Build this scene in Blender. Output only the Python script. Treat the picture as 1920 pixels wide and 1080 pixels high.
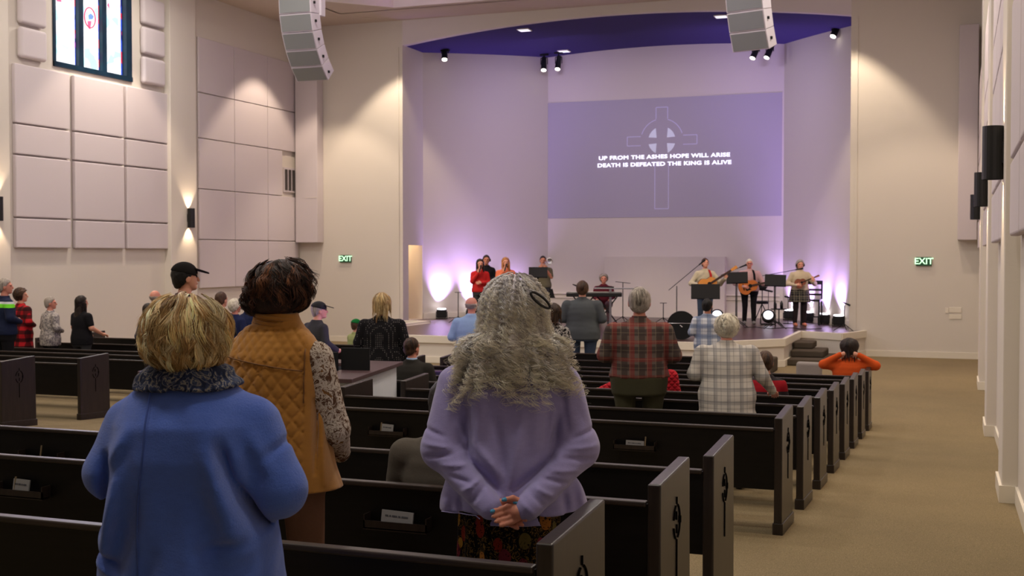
import bpy, bmesh, math, random
import numpy as np
from mathutils import Vector, Matrix
for o in list(bpy.data.objects): bpy.data.objects.remove(o)
SC = bpy.context.scene; COL = SC.collection
PI = math.pi
def R(a): return a * PI / 180
FPX = 2256.0; HOR = 478.0; CAMZ = 1.47
YAW = 20.4; CS, SN = math.cos(R(YAW)), math.sin(R(YAW))
cam = bpy.data.objects.new('camera', bpy.data.cameras.new('camera')); COL.objects.link(cam)
cam.location = (0, 0, CAMZ); cam.rotation_euler = (R(90 - 1.57), 0, R(YAW))
cam.data.sensor_width = 36; cam.data.lens = FPX / 1920 * 36; cam.data.clip_end = 200; cam.data.clip_start = .05
cam.data.dof.use_dof = True; cam.data.dof.focus_distance = 5.0; cam.data.dof.aperture_fstop = 8.5
SC.camera = cam
SC.view_settings.view_transform = 'Standard'; SC.view_settings.look = 'None'
SC.view_settings.gamma = 1; SC.view_settings.use_curve_mapping = False; SC.view_settings.exposure = 1.0
wd = bpy.data.worlds.new('world'); SC.world = wd; wd.use_nodes = True
wd.node_tree.nodes['Background'].inputs[0].default_value = (.8, .88, 1, 1); wd.node_tree.nodes['Background'].inputs[1].default_value = 3.0
def light(kind, loc, power, col=(1, 1, 1), size=.3, target=None, spot=60, blend=.3, sy=None, name='lamp_light', parent=None):
    l = bpy.data.lights.new(name, kind); l.energy = power; l.color = col
    if kind == 'AREA':
        l.size = size
        if sy: l.shape = 'RECTANGLE'; l.size_y = sy
        else: l.shape = 'DISK'
    else: l.shadow_soft_size = size
    if kind == 'SPOT': l.spot_size = R(spot); l.spot_blend = blend
    o = bpy.data.objects.new(name, l); COL.objects.link(o); o.location = loc
    if target is not None:
        o.rotation_euler = (Vector(target) - Vector(loc)).to_track_quat('-Z', 'Y').to_euler()
    return o
WARM = (1, .80, .60); NEUT = (1, .93, .83); LAV = (.52, .34, 1)
ROOMX0, ROOMX1, FRONTY, CEIL = -17.1, .46, 29.1, 7.7
CX = -8.17
# soft fill lamps added at the unseen nave ceiling (discs built with the ceiling)
FILL_LAMPS = [(x, y) for y in (2.6, 9.5, 16.0, 21.0) for x in (-15.2, -1.6)] + [(x, y) for y in (2.9, 12.0, 19.5) for x in (-11, -5.5)]
for (x, y) in FILL_LAMPS:
    inner = x in (-11, -5.5)
    light('AREA', (x, y, (8.42 if inner else 7.64)), 52 * (1.1 if y < 3.5 else .96), NEUT, .7)
# wall washers: scallops on the side and front walls
for (x, y, e) in ((-15.55, 21.0, 235), (-15.6, 26.9, 265), (-15.6, 14.6, 190), (-1.05, 20.2, 230), (-1.05, 26.2, 200), (-1.05, 14.2, 180), (-1.05, 8.0, 150)):
    light('SPOT', (x, y, 7.6), e, WARM, .06, (x + (-.12 if x < -8 else .12), y, 3), 84, .3)
for x in (-13.75, -2.65):
    light('SPOT', (x, 27.75, 7.62), 290, (1, .82, .62), .06, (x, 28.1, 3), 82, .35)
# chancel: lavender washes
for x, e in ((-10.4, 210), (-5.8, 210)):
    light('AREA', (x, 28.2 + 2.2, 7.0), e * .115, (.56, .47, 1), .6, (x, 33, 2.0))
light('AREA', (CX, 30.2, 7.1), 20, (1, .8, .72), .6, (CX, 31.5, 0))
# front-of-house wash on the band
for x in (-12.5, -8.2, -4.0):
    light('SPOT', (x, 21.5, 7.5), 620, (1, .80, .62), .12, (x * .8 - 1.6, 29.6, .4), 30, .6)

def floor_z(y): return -.052 * y if y < 17 else -.884
def depth_xy(px, d):
    x = (px - 960) / FPX
    return d * (-SN + CS * x), d * (CS + SN * x)
def X_at(px, Y):
    x = (px - 960) / FPX
    return Y * (-SN + CS * x) / (CS + SN * x)
def D_at(px, Y):
    return Y / (CS + SN * (px - 960) / FPX)
def Y_on(px, X):
    x = (px - 960) / FPX
    return X * (CS + SN * x) / (-SN + CS * x)
def depth(X, Y): return -X * SN + Y * CS
def Z_at(y, d): return CAMZ - (y - HOR) * d / FPX

# ---------- tagging ----------
def tag(o, label=None, cat=None, group=None, kind=None):
    if label: o['label'] = label
    if cat: o['category'] = cat
    if group: o['group'] = group
    if kind: o['kind'] = kind
    return o
def empty(name, loc=(0, 0, 0), rz=0, label=None, cat=None, group=None):
    o = bpy.data.objects.new(name, None); COL.objects.link(o); o.empty_display_size = .1
    o.location = loc; o.rotation_euler = (0, 0, rz); tag(o, label, cat, group); return o
def struct(o): o['kind'] = 'structure'; return o
# ---------- meshes ----------
def link_mesh(name, me, mat, parent=None, smooth=False, loc=None):
    o = bpy.data.objects.new(name, me); COL.objects.link(o)
    if mat is not None:
        for m in (mat if isinstance(mat, (list, tuple)) else [mat]): me.materials.append(m)
    if smooth: me.polygons.foreach_set('use_smooth', np.ones(len(me.polygons), bool))
    if parent is not None: o.parent = parent
    if loc is not None: o.location = loc
    return o
def quads(name, V, F, mat, parent=None, smooth=True, col=None):
    me = bpy.data.meshes.new(name)
    V = np.asarray(V, np.float32); F = np.asarray(F, np.int32)
    me.vertices.add(len(V)); me.vertices.foreach_set('co', V.ravel())
    k = F.shape[1]
    me.loops.add(F.size); me.loops.foreach_set('vertex_index', F.ravel())
    me.polygons.add(len(F)); me.polygons.foreach_set('loop_start', np.arange(0, F.size, k, dtype=np.int32))
    me.update(calc_edges=True); me.validate()
    if col is not None:
        a = me.color_attributes.new('tint', 'FLOAT_COLOR', 'POINT')
        a.data.foreach_set('color', np.asarray(col, np.float32).ravel())
    return link_mesh(name, me, mat, parent, smooth)
class MB:
    def __init__(s): s.bm = bmesh.new(); s.M = Matrix.Identity(4)
    def box(s, x0, x1, y0, y1, z0, z1):
        vs = [s.bm.verts.new(s.M @ Vector(p)) for p in ((x0, y0, z0), (x1, y0, z0), (x1, y1, z0), (x0, y1, z0), (x0, y0, z1), (x1, y0, z1), (x1, y1, z1), (x0, y1, z1))]
        for f in ((0, 3, 2, 1), (4, 5, 6, 7), (0, 1, 5, 4), (1, 2, 6, 5), (2, 3, 7, 6), (3, 0, 4, 7)): s.bm.faces.new([vs[i] for i in f])
        return s
    def hexa(s, pts):
        vs = [s.bm.verts.new(s.M @ Vector(p)) for p in pts]
        for f in ((0, 3, 2, 1), (4, 5, 6, 7), (0, 1, 5, 4), (1, 2, 6, 5), (2, 3, 7, 6), (3, 0, 4, 7)): s.bm.faces.new([vs[i] for i in f])
        return s
    def prism(s, poly, z0, z1):      # poly ccw in xy
        a = [s.bm.verts.new(s.M @ Vector((p[0], p[1], z0))) for p in poly]
        b = [s.bm.verts.new(s.M @ Vector((p[0], p[1], z1))) for p in poly]
        s.bm.faces.new(a[::-1]); s.bm.faces.new(b); n = len(poly)
        for i in range(n): s.bm.faces.new((a[i], a[(i + 1) % n], b[(i + 1) % n], b[i]))
        return s
    def tube(s, pts, r, n=8, r1=None, caps=True):
        pts = [Vector(p) for p in pts]; rings = []
        up = None
        for i, p in enumerate(pts):
            t = (pts[min(i + 1, len(pts) - 1)] - pts[max(i - 1, 0)]).normalized()
            if up is None:
                up = Vector((0, 0, 1)) if abs(t.z) < .9 else Vector((1, 0, 0))
            u = t.cross(up).normalized(); v = u.cross(t).normalized(); up = v
            rr = r if r1 is None else r + (r1 - r) * i / (len(pts) - 1)
            rings.append([s.bm.verts.new(s.M @ (p + rr * (math.cos(2 * PI * k / n) * u + math.sin(2 * PI * k / n) * v))) for k in range(n)])
        for a, b in zip(rings, rings[1:]):
            for k in range(n): s.bm.faces.new((a[k], a[(k + 1) % n], b[(k + 1) % n], b[k]))
        if caps:
            s.bm.faces.new(rings[0]); s.bm.faces.new(rings[-1][::-1])
        return s
    def lathe(s, prof, n=24, c=(0, 0, 0)):   # prof: list of (r, z)
        rings = [[s.bm.verts.new(s.M @ Vector((c[0] + r * math.cos(2 * PI * k / n), c[1] + r * math.sin(2 * PI * k / n), c[2] + z))) for k in range(n)] for r, z in prof]
        for a, b in zip(rings, rings[1:]):
            for k in range(n): s.bm.faces.new((a[k], a[(k + 1) % n], b[(k + 1) % n], b[k]))
        s.bm.faces.new(rings[0][::-1]); s.bm.faces.new(rings[-1])
        return s
    def build(s, name, mat, parent=None, smooth=False, bevel=0, seg=2, auto=False):
        bmesh.ops.recalc_face_normals(s.bm, faces=s.bm.faces)
        me = bpy.data.meshes.new(name); s.bm.to_mesh(me); s.bm.free()
        o = link_mesh(name, me, mat, parent, smooth)
        if bevel:
            m = o.modifiers.new('bevel', 'BEVEL'); m.width = bevel; m.segments = seg; m.limit_method = 'ANGLE'
        return o
def text_mesh(name, s, size, mat, M, parent=None, bold=.0, depth_=.002, align='CENTER', spacing=1.0):
    cu = bpy.data.curves.new(name, 'FONT'); cu.body = s; cu.size = size; cu.bevel_depth = bold; cu.bevel_resolution = 0; cu.extrude = depth_
    cu.align_x = align; cu.align_y = 'CENTER'; cu.space_character = spacing; cu.space_line = 1.42
    t = bpy.data.objects.new(name, cu); COL.objects.link(t)
    me = bpy.data.meshes.new_from_object(t.evaluated_get(bpy.context.evaluated_depsgraph_get()))
    bpy.data.objects.remove(t); bpy.data.curves.remove(cu)
    me.transform(M); return link_mesh(name, me, mat, parent)
# ---------- materials ----------
def srgb(r, g, b):
    f = lambda c: (c / 255 / 12.92) if c / 255 <= .04045 else ((c / 255 + .055) / 1.055) ** 2.4
    return (f(r), f(g), f(b), 1)
class NT:
    def __init__(s, name, rough=.6, metal=0., spec=.5):
        s.m = bpy.data.materials.new(name); s.m.use_nodes = True; s.t = s.m.node_tree; s.n = s.t.nodes; s.l = s.t.links
        s.b = s.n['Principled BSDF']; s.b.inputs['Roughness'].default_value = rough; s.b.inputs['Metallic'].default_value = metal
        s.b.inputs['Specular IOR Level'].default_value = spec
        s.tc = None
    def add(s, t, **k):
        n = s.n.new(t)
        for a, v in k.items(): setattr(n, a, v)
        return n
    def coord(s):
        if s.tc is None: s.tc = s.add('ShaderNodeTexCoord')
        return s.tc.outputs['Object']
    def val(s, x, inp):
        if hasattr(x, 'links') or hasattr(x, 'is_output'): s.l.new(x, inp)
        else: inp.default_value = x
    def math(s, op, a, b=0., c=0.):
        n = s.add('ShaderNodeMath', operation=op)
        for x, i in zip((a, b, c), n.inputs): s.val(x, i)
        return n.outputs[0]
    def noise(s, scale, detail=3, rough=.5, vec=None, dist=0.):
        n = s.add('ShaderNodeTexNoise'); n.inputs['Scale'].default_value = scale; n.inputs['Detail'].default_value = detail
        n.inputs['Roughness'].default_value = rough; n.inputs['Distortion'].default_value = dist
        s.l.new(vec or s.coord(), n.inputs['Vector']); return n.outputs['Fac']
    def voro(s, scale, feature='F1', out='Distance', vec=None, rand=1.):
        n = s.add('ShaderNodeTexVoronoi', feature=feature); n.inputs['Scale'].default_value = scale
        n.inputs['Randomness'].default_value = rand
        s.l.new(vec or s.coord(), n.inputs['Vector']); return n.outputs[out]
    def mapping(s, scale=(1, 1, 1), rot=(0, 0, 0), loc=(0, 0, 0), vec=None):
        n = s.add('ShaderNodeMapping'); n.inputs['Scale'].default_value = scale; n.inputs['Rotation'].default_value = rot; n.inputs['Location'].default_value = loc
        s.l.new(vec or s.coord(), n.inputs['Vector']); return n.outputs[0]
    def ramp(s, f, stops, interp='LINEAR'):
        n = s.add('ShaderNodeValToRGB'); n.color_ramp.interpolation = interp; e = n.color_ramp.elements
        while len(e) < len(stops): e.new(.5)
        for el, (p, c) in zip(e, stops): el.position = p; el.color = c if len(c) == 4 else (*c, 1)
        s.l.new(f, n.inputs[0]); return n.outputs[0]
    def mix(s, f, a, b):
        n = s.add('ShaderNodeMix', data_type='RGBA'); s.val(f, n.inputs[0]); s.val(a, n.inputs[6]); s.val(b, n.inputs[7]); return n.outputs[2]
    def base(s, c): s.val(c, s.b.inputs['Base Color']); return s
    def bump(s, h, strength=.3, dist=.01):
        n = s.add('ShaderNodeBump'); n.inputs['Strength'].default_value = strength; n.inputs['Distance'].default_value = dist
        s.l.new(h, n.inputs['Height']); s.l.new(n.outputs[0], s.b.inputs['Normal']); return s
    def emit(s, c, st):
        s.val(c, s.b.inputs['Emission Color']); s.b.inputs['Emission Strength'].default_value = st; return s
def plain(name, col, rough=.6, metal=0., bump=0., bscale=60, spec=.5, var=.12):
    t = NT(name, rough, metal, spec)
    n = t.noise(bscale * .3, 4)
    c2 = tuple(min(1, v * (1 - var)) for v in col[:3]) + (1,)
    t.base(t.mix(n, col, c2))
    if bump: t.bump(t.noise(bscale, 4), bump, .004)
    return t.m
def glow(name, col, st):
    t = NT(name); t.base(col).emit(col, st); return t.m
def plaid(name, base, bands, rough=.85, weave=True):
    """bands: (axis 0/2, period, phase, width fraction, colour, opacity)"""
    t = NT(name, rough, 0, .2); sx = t.add('ShaderNodeSeparateXYZ'); t.l.new(t.mapping((1, 1, 1)), sx.inputs[0])
    c = base
    for ax, per, ph, w, colr, op in bands:
        v = sx.outputs[ax]
        f = t.math('FRACT', t.math('ADD', t.math('DIVIDE', v, per), ph + 50))
        m = t.math('MULTIPLY', t.math('LESS_THAN', f, w), op)
        c = t.mix(m, c, colr)
    t.base(c); t.bump(t.noise(220, 3), .25, .003); return t.m
M = {}
M['wall'] = (lambda t: (t.base(srgb(218, 210, 199)), t.bump(t.noise(26, 4, vec=t.mapping((1, 1, 1.6))), .12, .005), t.m)[-1])(NT('wall_plaster', .85, 0, .2))
M['panel'] = plain('acoustic_panel_fabric', srgb(212, 202, 204), .95, 0, .25, 260, .1, .05)
M['trim'] = plain('white_trim_paint', srgb(232, 224, 208), .5, 0, 0, 60, .4, .03)
M['ceil'] = plain('ceiling_plaster', srgb(205, 190, 178), .9, 0, .1, 40, .1, .04)
M['stageceil'] = plain('violet_stage_ceiling', srgb(68, 60, 108), .85, 0, .1, 40, .1, .06)
M['black'] = plain('black_enamel', srgb(16, 16, 17), .38, 0, 0, 60, .5)
M['mattblack'] = plain('matt_black', srgb(22, 22, 24), .7, 0, .1, 90, .3)
M['steel'] = plain('brushed_steel', srgb(170, 170, 175), .3, 1)
M['chrome'] = plain('chrome', srgb(220, 220, 225), .15, 1)
def wood_dark():
    t = NT('espresso_stained_wood', .33, 0, .5)
    n = t.noise(3, 5, .6, vec=t.mapping((14, 14, 1.1)))
    t.base(t.ramp(n, [(.3, srgb(25, 19, 17)), (.7, srgb(45, 35, 31))])); t.bump(n, .12, .002); return t.m
M['pew'] = wood_dark()
def wood_shaded():  # weak light on the pew backs put in as a darker wood colour
    t = NT('shaded_pew_wood', .45, 0, .25)
    n = t.noise(3, 5, .6, vec=t.mapping((1.1, 14, 14)))
    t.base(t.ramp(n, [(.3, srgb(9, 7, 7)), (.7, srgb(17, 14, 14))])); t.bump(n, .1, .002); return t.m
M['pewback'] = wood_shaded()
def top_rail():  # lighter brown than the rest of the pew
    t = NT('satin_rail_wood', .42, 0, .4)
    n = t.noise(4, 5, .6, vec=t.mapping((1.1, 14, 14)))
    t.base(t.ramp(n, [(.3, srgb(34, 27, 24)), (.7, srgb(54, 43, 37))])); return t.m
M['rail'] = top_rail()
M['carve'] = plain('carved_black', srgb(6, 5, 5), .9, 0, 0, 60, .1)
def carpet():
    t = NT('taupe_carpet', 1, 0, .05)
    a = t.noise(150, 3, .7); b = t.noise(1.3, 3)
    c = t.ramp(a, [(.3, srgb(112, 99, 74)), (.5, srgb(142, 126, 96)), (.72, srgb(176, 158, 126))])
    c = t.mix(t.math('MULTIPLY', b, .35), c, srgb(98, 88, 72)); t.base(c); t.bump(a, .6, .008); return t.m
M['carpet'] = carpet()
def carpet_dark():
    t = NT('dark_taupe_carpet', 1, 0, .05)
    a = t.noise(180, 3, .7)
    t.base(t.ramp(a, [(.3, srgb(62, 55, 48)), (.7, srgb(104, 94, 82))])); t.bump(a, .5, .008); return t.m
M['carpetdark'] = carpet_dark()
def stage_floor():
    t = NT('dark_stage_boards', .3, 0, .5)
    n = t.noise(3, 4, .6, vec=t.mapping((1, 9, 1)))
    t.base(t.ramp(n, [(.3, srgb(62, 48, 48)), (.7, srgb(90, 70, 68))])); t.bump(n, .1, .003); return t.m
M['stage'] = stage_floor()
# ================= ROOM =================
FY0 = -9.0
def floor_mesh():
    V = []; F = []
    ys = [FY0, 17, 36]
    for y in ys:
        V += [(ROOMX0 - .6, y, floor_z(y)), (ROOMX1 + .6, y, floor_z(y))]
    F = [(0, 1, 3, 2), (2, 3, 5, 4)]
    return quads('floor', V, F, M['carpet'], smooth=False)
struct(floor_mesh())
WL, WR = ROOMX0, ROOMX1
# window bay in the left wall
WY0, WY1 = Y_on(103, WL), Y_on(249, WL)
WZ0 = Z_at(125, D_at(103, WY0)); WZ1 = 7.25
m = MB(); m.box(WL - .4, WL, FY0, WY0, -1.2, 9); m.box(WL - .4, WL, WY1, FRONTY + .2, -1.2, 9)
m.box(WL - .4, WL, WY0, WY1, -1.2, WZ0); m.box(WL - .4, WL, WY0, WY1, WZ1, 9)
wl = struct(m.build('wall_left', M['wall']))
m = MB(); m.box(WR, WR + .4, FY0, FRONTY + .2, -1.2, 9); struct(m.build('wall_right', M['wall']))
m = MB(); m.box(WL - .4, WR + .4, FY0 - .3, FY0, -1, 9); struct(m.build('wall_back', M['wall']))
# piers with sconces
lp = [(Y_on(322, -16.92), Y_on(370, -16.92)), (Y_on(-62, -16.92), Y_on(21, -16.92)), (11.0, 12.0), (4.8, 5.8)]
rp = [(10.55, 11.5), (16.6, 17.65), (22.5, 23.6), (4.5, 5.4)]
for (a, b) in lp:
    m = MB(); m.box(WL - .02, -16.92, a, b, -1.1, 8); struct(m.build('wall_left_pier', M['wall'], bevel=.01))
for (a, b) in rp:
    m = MB(); m.box(.34, WR + .02, a, b, -1.1, 8); struct(m.build('wall_right_pier', M['wall'], bevel=.01))
# baseboards
def skirting(segs, name):
    m = MB()
    for (x0, y0, x1, y1, nx, ny) in segs:
        t = .022; h = .14
        p = [(x0, y0), (x1, y1), (x1 + nx * t, y1 + ny * t), (x0 + nx * t, y0 + ny * t)]
        z = [floor_z(q[1]) for q in p]
        m.hexa([(q[0], q[1], zz - .02) for q, zz in zip(p, z)] + [(q[0], q[1], zz + h) for q, zz in zip(p, z)])
    return struct(m.build(name, M['trim']))
def side_segs(piers, xr, xp, s):
    segs = []; y = FY0
    cut = []
    for a, b in sorted(piers):
        cut += [(y, a, xr)]; cut += [(a, b, xp)]; y = b
    cut += [(y, FRONTY, xr)]
    for a, b, x in cut:
        for q0, q1 in ((a, min(b, 17)), (max(a, 17), b)):
            if q1 > q0: segs.append((x, q0, x, q1, s, 0))
    for a, b in piers:
        segs.append((xr, a, xp + s * .022, a, 0, -1)); segs.append((xr, b, xp + s * .022, b, 0, 1))
    return segs
skirting(side_segs(lp, WL, -16.92, 1), 'baseboard_left')
skirting(side_segs(rp, WR, .34, -1), 'baseboard_right')
# chancel opening in the front wall
OX0, OX1 = -13.93, -2.41
JY = 30.4; BX0, BX1, BY = -11.5, -4.6, 34.0
def arch_z(x):
    u = (x - (OX0 + OX1) / 2) / ((OX1 - OX0) / 2)
    return 7.05 + .42 * (1 - u * u)
N = 28
V = []; F = []
xs = [OX0 + (OX1 - OX0) * i / N for i in range(N + 1)]
for y in (FRONTY, FRONTY + .25):
    for x in xs: V += [(x, y, arch_z(x)), (x, y, 9)]
n2 = 2 * (N + 1)
for i in range(N):
    a = 2 * i
    F += [(a, a + 2, a + 3, a + 1), (n2 + a, n2 + a + 1, n2 + a + 3, n2 + a + 2), (a, n2 + a, n2 + a + 2, a + 2)]
struct(quads('wall_front_arch', V, F, M['wall'], smooth=False))
m = MB(); m.box(WL - .4, OX0, FRONTY, FRONTY + .25, -1.2, 9); m.box(OX1, WR + .4, FRONTY, FRONTY + .25, -1.2, 9)
struct(m.build('wall_front', M['wall']))
skirting([(WL, FRONTY, OX0, FRONTY, 0, -1), (OX1, FRONTY, WR, FRONTY, 0, -1)], 'baseboard_front')
# chancel casing trim
m = MB()
for x0, x1 in ((OX0 - .16, OX0 - .1), (OX1 + .1, OX1 + .16)):
    m.box(x0, x1, FRONTY - .02, FRONTY + .01, -.3, 7.0)
struct(m.build('trim_1', M['wall']))
STZ = -.30
def wall_seg(p, q, z0, z1, name, mat, th=.1, holes=None):
    p = Vector(p); q = Vector(q); d = (q - p); L = d.length; d.normalize(); nrm = Vector((-d.y, d.x))
    def P(u, t, z): v = p + d * u + nrm * t; return (v.x, v.y, z)
    m = MB()
    def blk(u0, u1, a, b): m.hexa([P(u0, 0, a), P(u1, 0, a), P(u1, th, a), P(u0, th, a), P(u0, 0, b), P(u1, 0, b), P(u1, th, b), P(u0, th, b)])
    if holes:
        u0, u1, hz = holes
        blk(0, u0, z0, z1); blk(u1, L, z0, z1); blk(u0, u1, hz, z1)
    else: blk(0, L, z0, z1)
    return struct(m.build(name, mat))
DH = 1.74
wall_seg((OX0, FRONTY + .25), (OX0, JY), -1, 8, 'wall_chancel_left_jamb', M['wall'], .12, (.10, JY - FRONTY - .30, DH))
wall_seg((OX1, JY), (OX1, FRONTY + .25), -1, 8, 'wall_chancel_right_jamb', M['wall'], .12)
wall_seg((OX0, JY), (BX0, BY), -1, 8, 'wall_chancel_left', M['wall'])
wall_seg((BX0, BY), (BX1, BY), -1, 8, 'wall_chancel_back', M['wall'])
wall_seg((BX1, BY), (OX1, JY), -1, 8, 'wall_chancel_right', M['wall'])
# side passage behind the doorway (warm lamp inside)
m = MB(); m.box(-16.0, OX0 - .12, 30.42, 30.5, STZ, 2.2); m.box(-16.1, -16.0, 29.36, 30.5, STZ, 2.2); m.box(-16.0, OX0 - .12, 29.36, 30.5, 2.2, 2.3); m.box(-16.0, OX0, 29.36, 30.5, STZ - .1, STZ)
struct(m.build('wall_passage', M['wall']))
light('POINT', (-14.9, 29.9, 1.9), 14, (1, .72, .45), .12)
# chancel skirting
for a, b in (((OX0, JY), (BX0, BY)), ((BX0, BY), (BX1, BY)), ((BX1, BY), (OX1, JY))):
    p = Vector(a); q = Vector(b); d = (q - p).normalized(); nrm = Vector((d.y, -d.x)); t = .025
    m = MB(); pts = [p, q, q + nrm * t, p + nrm * t]
    m.hexa([(v.x, v.y, STZ) for v in pts] + [(v.x, v.y, STZ + .16) for v in pts]); struct(m.build('baseboard_chancel', M['trim']))
# stage ceiling following the arch, with recessed lamps
V = []; F = []
for y in (FRONTY + .25, 34.2):
    for x in xs: V.append((x, y, arch_z(x)))
for i in range(N): F.append((i, i + 1, N + 2 + i, N + 1 + i))
struct(quads('ceiling_chancel', V, F, M['stageceil'], smooth=True))
lampglow = glow('lamp_glow', (1, .93, .82, 1), 3)
for i, (px, py) in enumerate(((983, 60), (1057, 99), (1350, 35), (1384, 79))):
    d = (7.35 - CAMZ) * FPX / (HOR - py); x, y = depth_xy(px, d); z = arch_z(x)
    e = empty('ceiling_light', (x, y, z - .012), 0, 'square recessed light in violet stage ceiling, ' + ('leftmost of the front pair', 'further back near the left wall', 'front right beside the hanging speaker', 'partly hidden by the right hanging speaker')[i], 'ceiling light', 'square stage ceiling lights')
    m = MB(); m.box(-.16, .16, -.16, .16, -.015, .01); m.build('frame', M['trim'], e)
    m = MB(); m.box(-.135, .135, -.135, .135, -.022, -.014); m.build('diffuser', glow('square_diffuser', (.9, .88, 1, 1), .5), e)
# nave ceiling with a raised tray
TX0, TX1, TY0, TY1 = -14.6, -1.75, 1.0, 27.3
m = MB()
m.box(WL - .4, TX0, FY0, FRONTY + .2, CEIL, CEIL + .12); m.box(TX1, WR + .4, FY0, FRONTY + .2, CEIL, CEIL + .12)
m.box(TX0, TX1, FY0, TY0, CEIL, CEIL + .12); m.box(TX0, TX1, TY1, FRONTY + .2, CEIL, CEIL + .12)
m.prism([(TX0, TY1), (TX0, TY1 - 1.3), (TX0 + 1.3, TY1)], CEIL, CEIL + .12)
m.prism([(TX1, TY1), (TX1 - 1.3, TY1), (TX1, TY1 - 1.3)], CEIL, CEIL + .12)
struct(m.build('ceiling', M['ceil']))
m = MB(); m.box(TX0 - .5, TX1 + .5, TY0 - .5, TY1 + .5, 8.5, 8.6)
struct(m.build('ceiling_tray', M['ceil']))
m = MB()
m.box(TX0 - .5, TX0 - .45, TY0 - .5, TY1 + .5, CEIL, 8.5); m.box(TX1 + .45, TX1 + .5, TY0 - .5, TY1 + .5, CEIL, 8.5)
m.box(TX0 - .5, TX1 + .5, TY0 - .5, TY0 - .45, CEIL, 8.5); m.box(TX0 - .5, TX1 + .5, TY1 + .45, TY1 + .5, CEIL, 8.5)
struct(m.build('ceiling_tray_side', M['ceil']))
m = MB()
m.box(TX0 + 1.3, TX1 - 1.3, TY1 - .05, TY1, CEIL - .06, CEIL + .2)
m.box(TX0, TX0 + .05, TY0, TY1 - 1.3, CEIL - .06, CEIL + .2); m.box(TX1 - .05, TX1, TY0, TY1 - 1.3, CEIL - .06, CEIL + .2)
m.hexa([(TX0, TY1 - 1.3, CEIL - .06), (TX0 + .07, TY1 - 1.3, CEIL - .06), (TX0 + 1.3, TY1 - .07, CEIL - .06), (TX0 + 1.3, TY1, CEIL - .06), (TX0, TY1 - 1.3, CEIL + .2), (TX0 + .07, TY1 - 1.3, CEIL + .2), (TX0 + 1.3, TY1 - .07, CEIL + .2), (TX0 + 1.3, TY1, CEIL + .2)])
struct(m.build('trim_2', M['trim']))
# cove strips: lavender LED tape lying in the tray's ledge
light('AREA', (CX, TY1 + .2, CEIL + .2), 85, LAV, 11, (CX, TY1 - 1.0, 8.6), sy=.1)
light('AREA', (TX0 - .2, 14, CEIL + .2), 100, LAV, .1, (TX0 + 1.0, 14, 8.6), sy=24)
light('AREA', (TX1 + .2, 14, CEIL + .2), 100, LAV, .1, (TX1 - 1.0, 14, 8.6), sy=24)
for i, (x, y) in enumerate(FILL_LAMPS):  # discs for the added fill lamps, out of view
    inner = x in (-11, -5.5); z = 8.49 if inner else CEIL - .001
    m = MB(); m.lathe([(.36, z), (.36, z - .03), (.33, z - .035)], 24, (x, y, 0)); o = m.build('added_fill_lamp', lampglow)
    tag(o, 'added round fill lamp on the unseen nave ceiling, %s row, %s' % ({-15.2: 'far left', -11: 'inner left', -5.5: 'inner right', -1.6: 'far right'}[x], {2.6: 'over the rear pews', 9.5: 'over the middle pews', 16.0: 'over the front pews', 21.0: 'near the stage', 2.9: 'above the people in front', 12.0: 'above the sound booth rows', 19.5: 'between the hanging speakers'}[y]), 'ceiling light', 'added nave fill lamps')
# ---------- stage platform ----------
ST = [(OX0, FRONTY), (-14.25, FRONTY), (-13.85, 28.0), (-12.9, 28.5), (-12.9, 25.7), (-11.4, 24.0), (-4.95, 24.0), (-3.45, 25.7), (-3.45, 28.5), (-2.47, 27.9), (-2.05, FRONTY), (OX1, FRONTY), (OX1, JY), (BX1, BY), (BX0, BY), (OX0, JY)]
m = MB(); m.prism(ST[:], STZ - .6, STZ - .004); struct(m.build('wall_stage_front', M['wall']))
m = MB(); m.prism(ST[:], STZ - .004, STZ); struct(m.build('floor_stage', M['stage']))
def edge_band(pts, z0, z1, t, name, inner=.0):
    m = MB()
    for a, b in zip(pts, pts[1:]):
        p = Vector(a); q = Vector(b); d = (q - p).normalized(); n_ = Vector((d.y, -d.x))
        p2 = p - d * t * .4; q2 = q + d * t * .4
        c = [p2 - n_ * inner, q2 - n_ * inner, q2 + n_ * t, p2 + n_ * t]
        m.hexa([(v.x, v.y, z0) for v in c] + [(v.x, v.y, z1) for v in c])
    return struct(m.build(name, M['trim'], bevel=.006))
edge = ST[1:11]
edge_band(edge, STZ - .15, STZ + .012, .035, 'trim_3', .05)
edge_band(edge, -.884, -.884 + .14, .03, 'trim_4')
# low curb round the left stair opening
cv = MB()
for x0, x1, y0, y1 in ((-14.0, -12.95, 28.5, 28.58), (-13.0, -12.9, 27.0, 28.58), (-14.0, -12.9, 26.95, 27.03)):
    cv.box(x0, x1, y0, y1, STZ, STZ + .06)
struct(cv.build('trim_5', M['trim']))
# ---------- carpeted steps (right and its mirror on the left) ----------
for sgn, lab in ((1, 'right'), (-1, 'left')):
    e = empty('stage_steps', (CX + sgn * (-2.9 - CX), 26.5, -.884), 0, 'dark carpeted steps up to the stage at its %s corner' % lab, 'steps', 'carpeted stage steps')
    for k, (y0, w0, w1) in enumerate(((26.0, -3.42, -2.5), (26.5, -3.42, -2.72), (27.0, -3.42, -3.0))):
        m = MB(); xa, xb = sorted((sgn * (w0 + 2.9), sgn * (w1 + 2.9)))
        m.box(xa, xb, y0 - 26.5, 28.4 - .3 * k - 26.5 - (.5 if k < 2 else 0), .145 * k + .001, .145 * (k + 1)); m.build('step', M['carpetdark'], e, bevel=.03, seg=3)
o = MB().box(-3.95, -3.46, 24.2, 24.9, -.884, -.6).build('carpeted_block', M['carpetdark'], bevel=.03)
tag(o, 'low dark carpeted block at the foot of the stage left of the steps', 'step')
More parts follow.
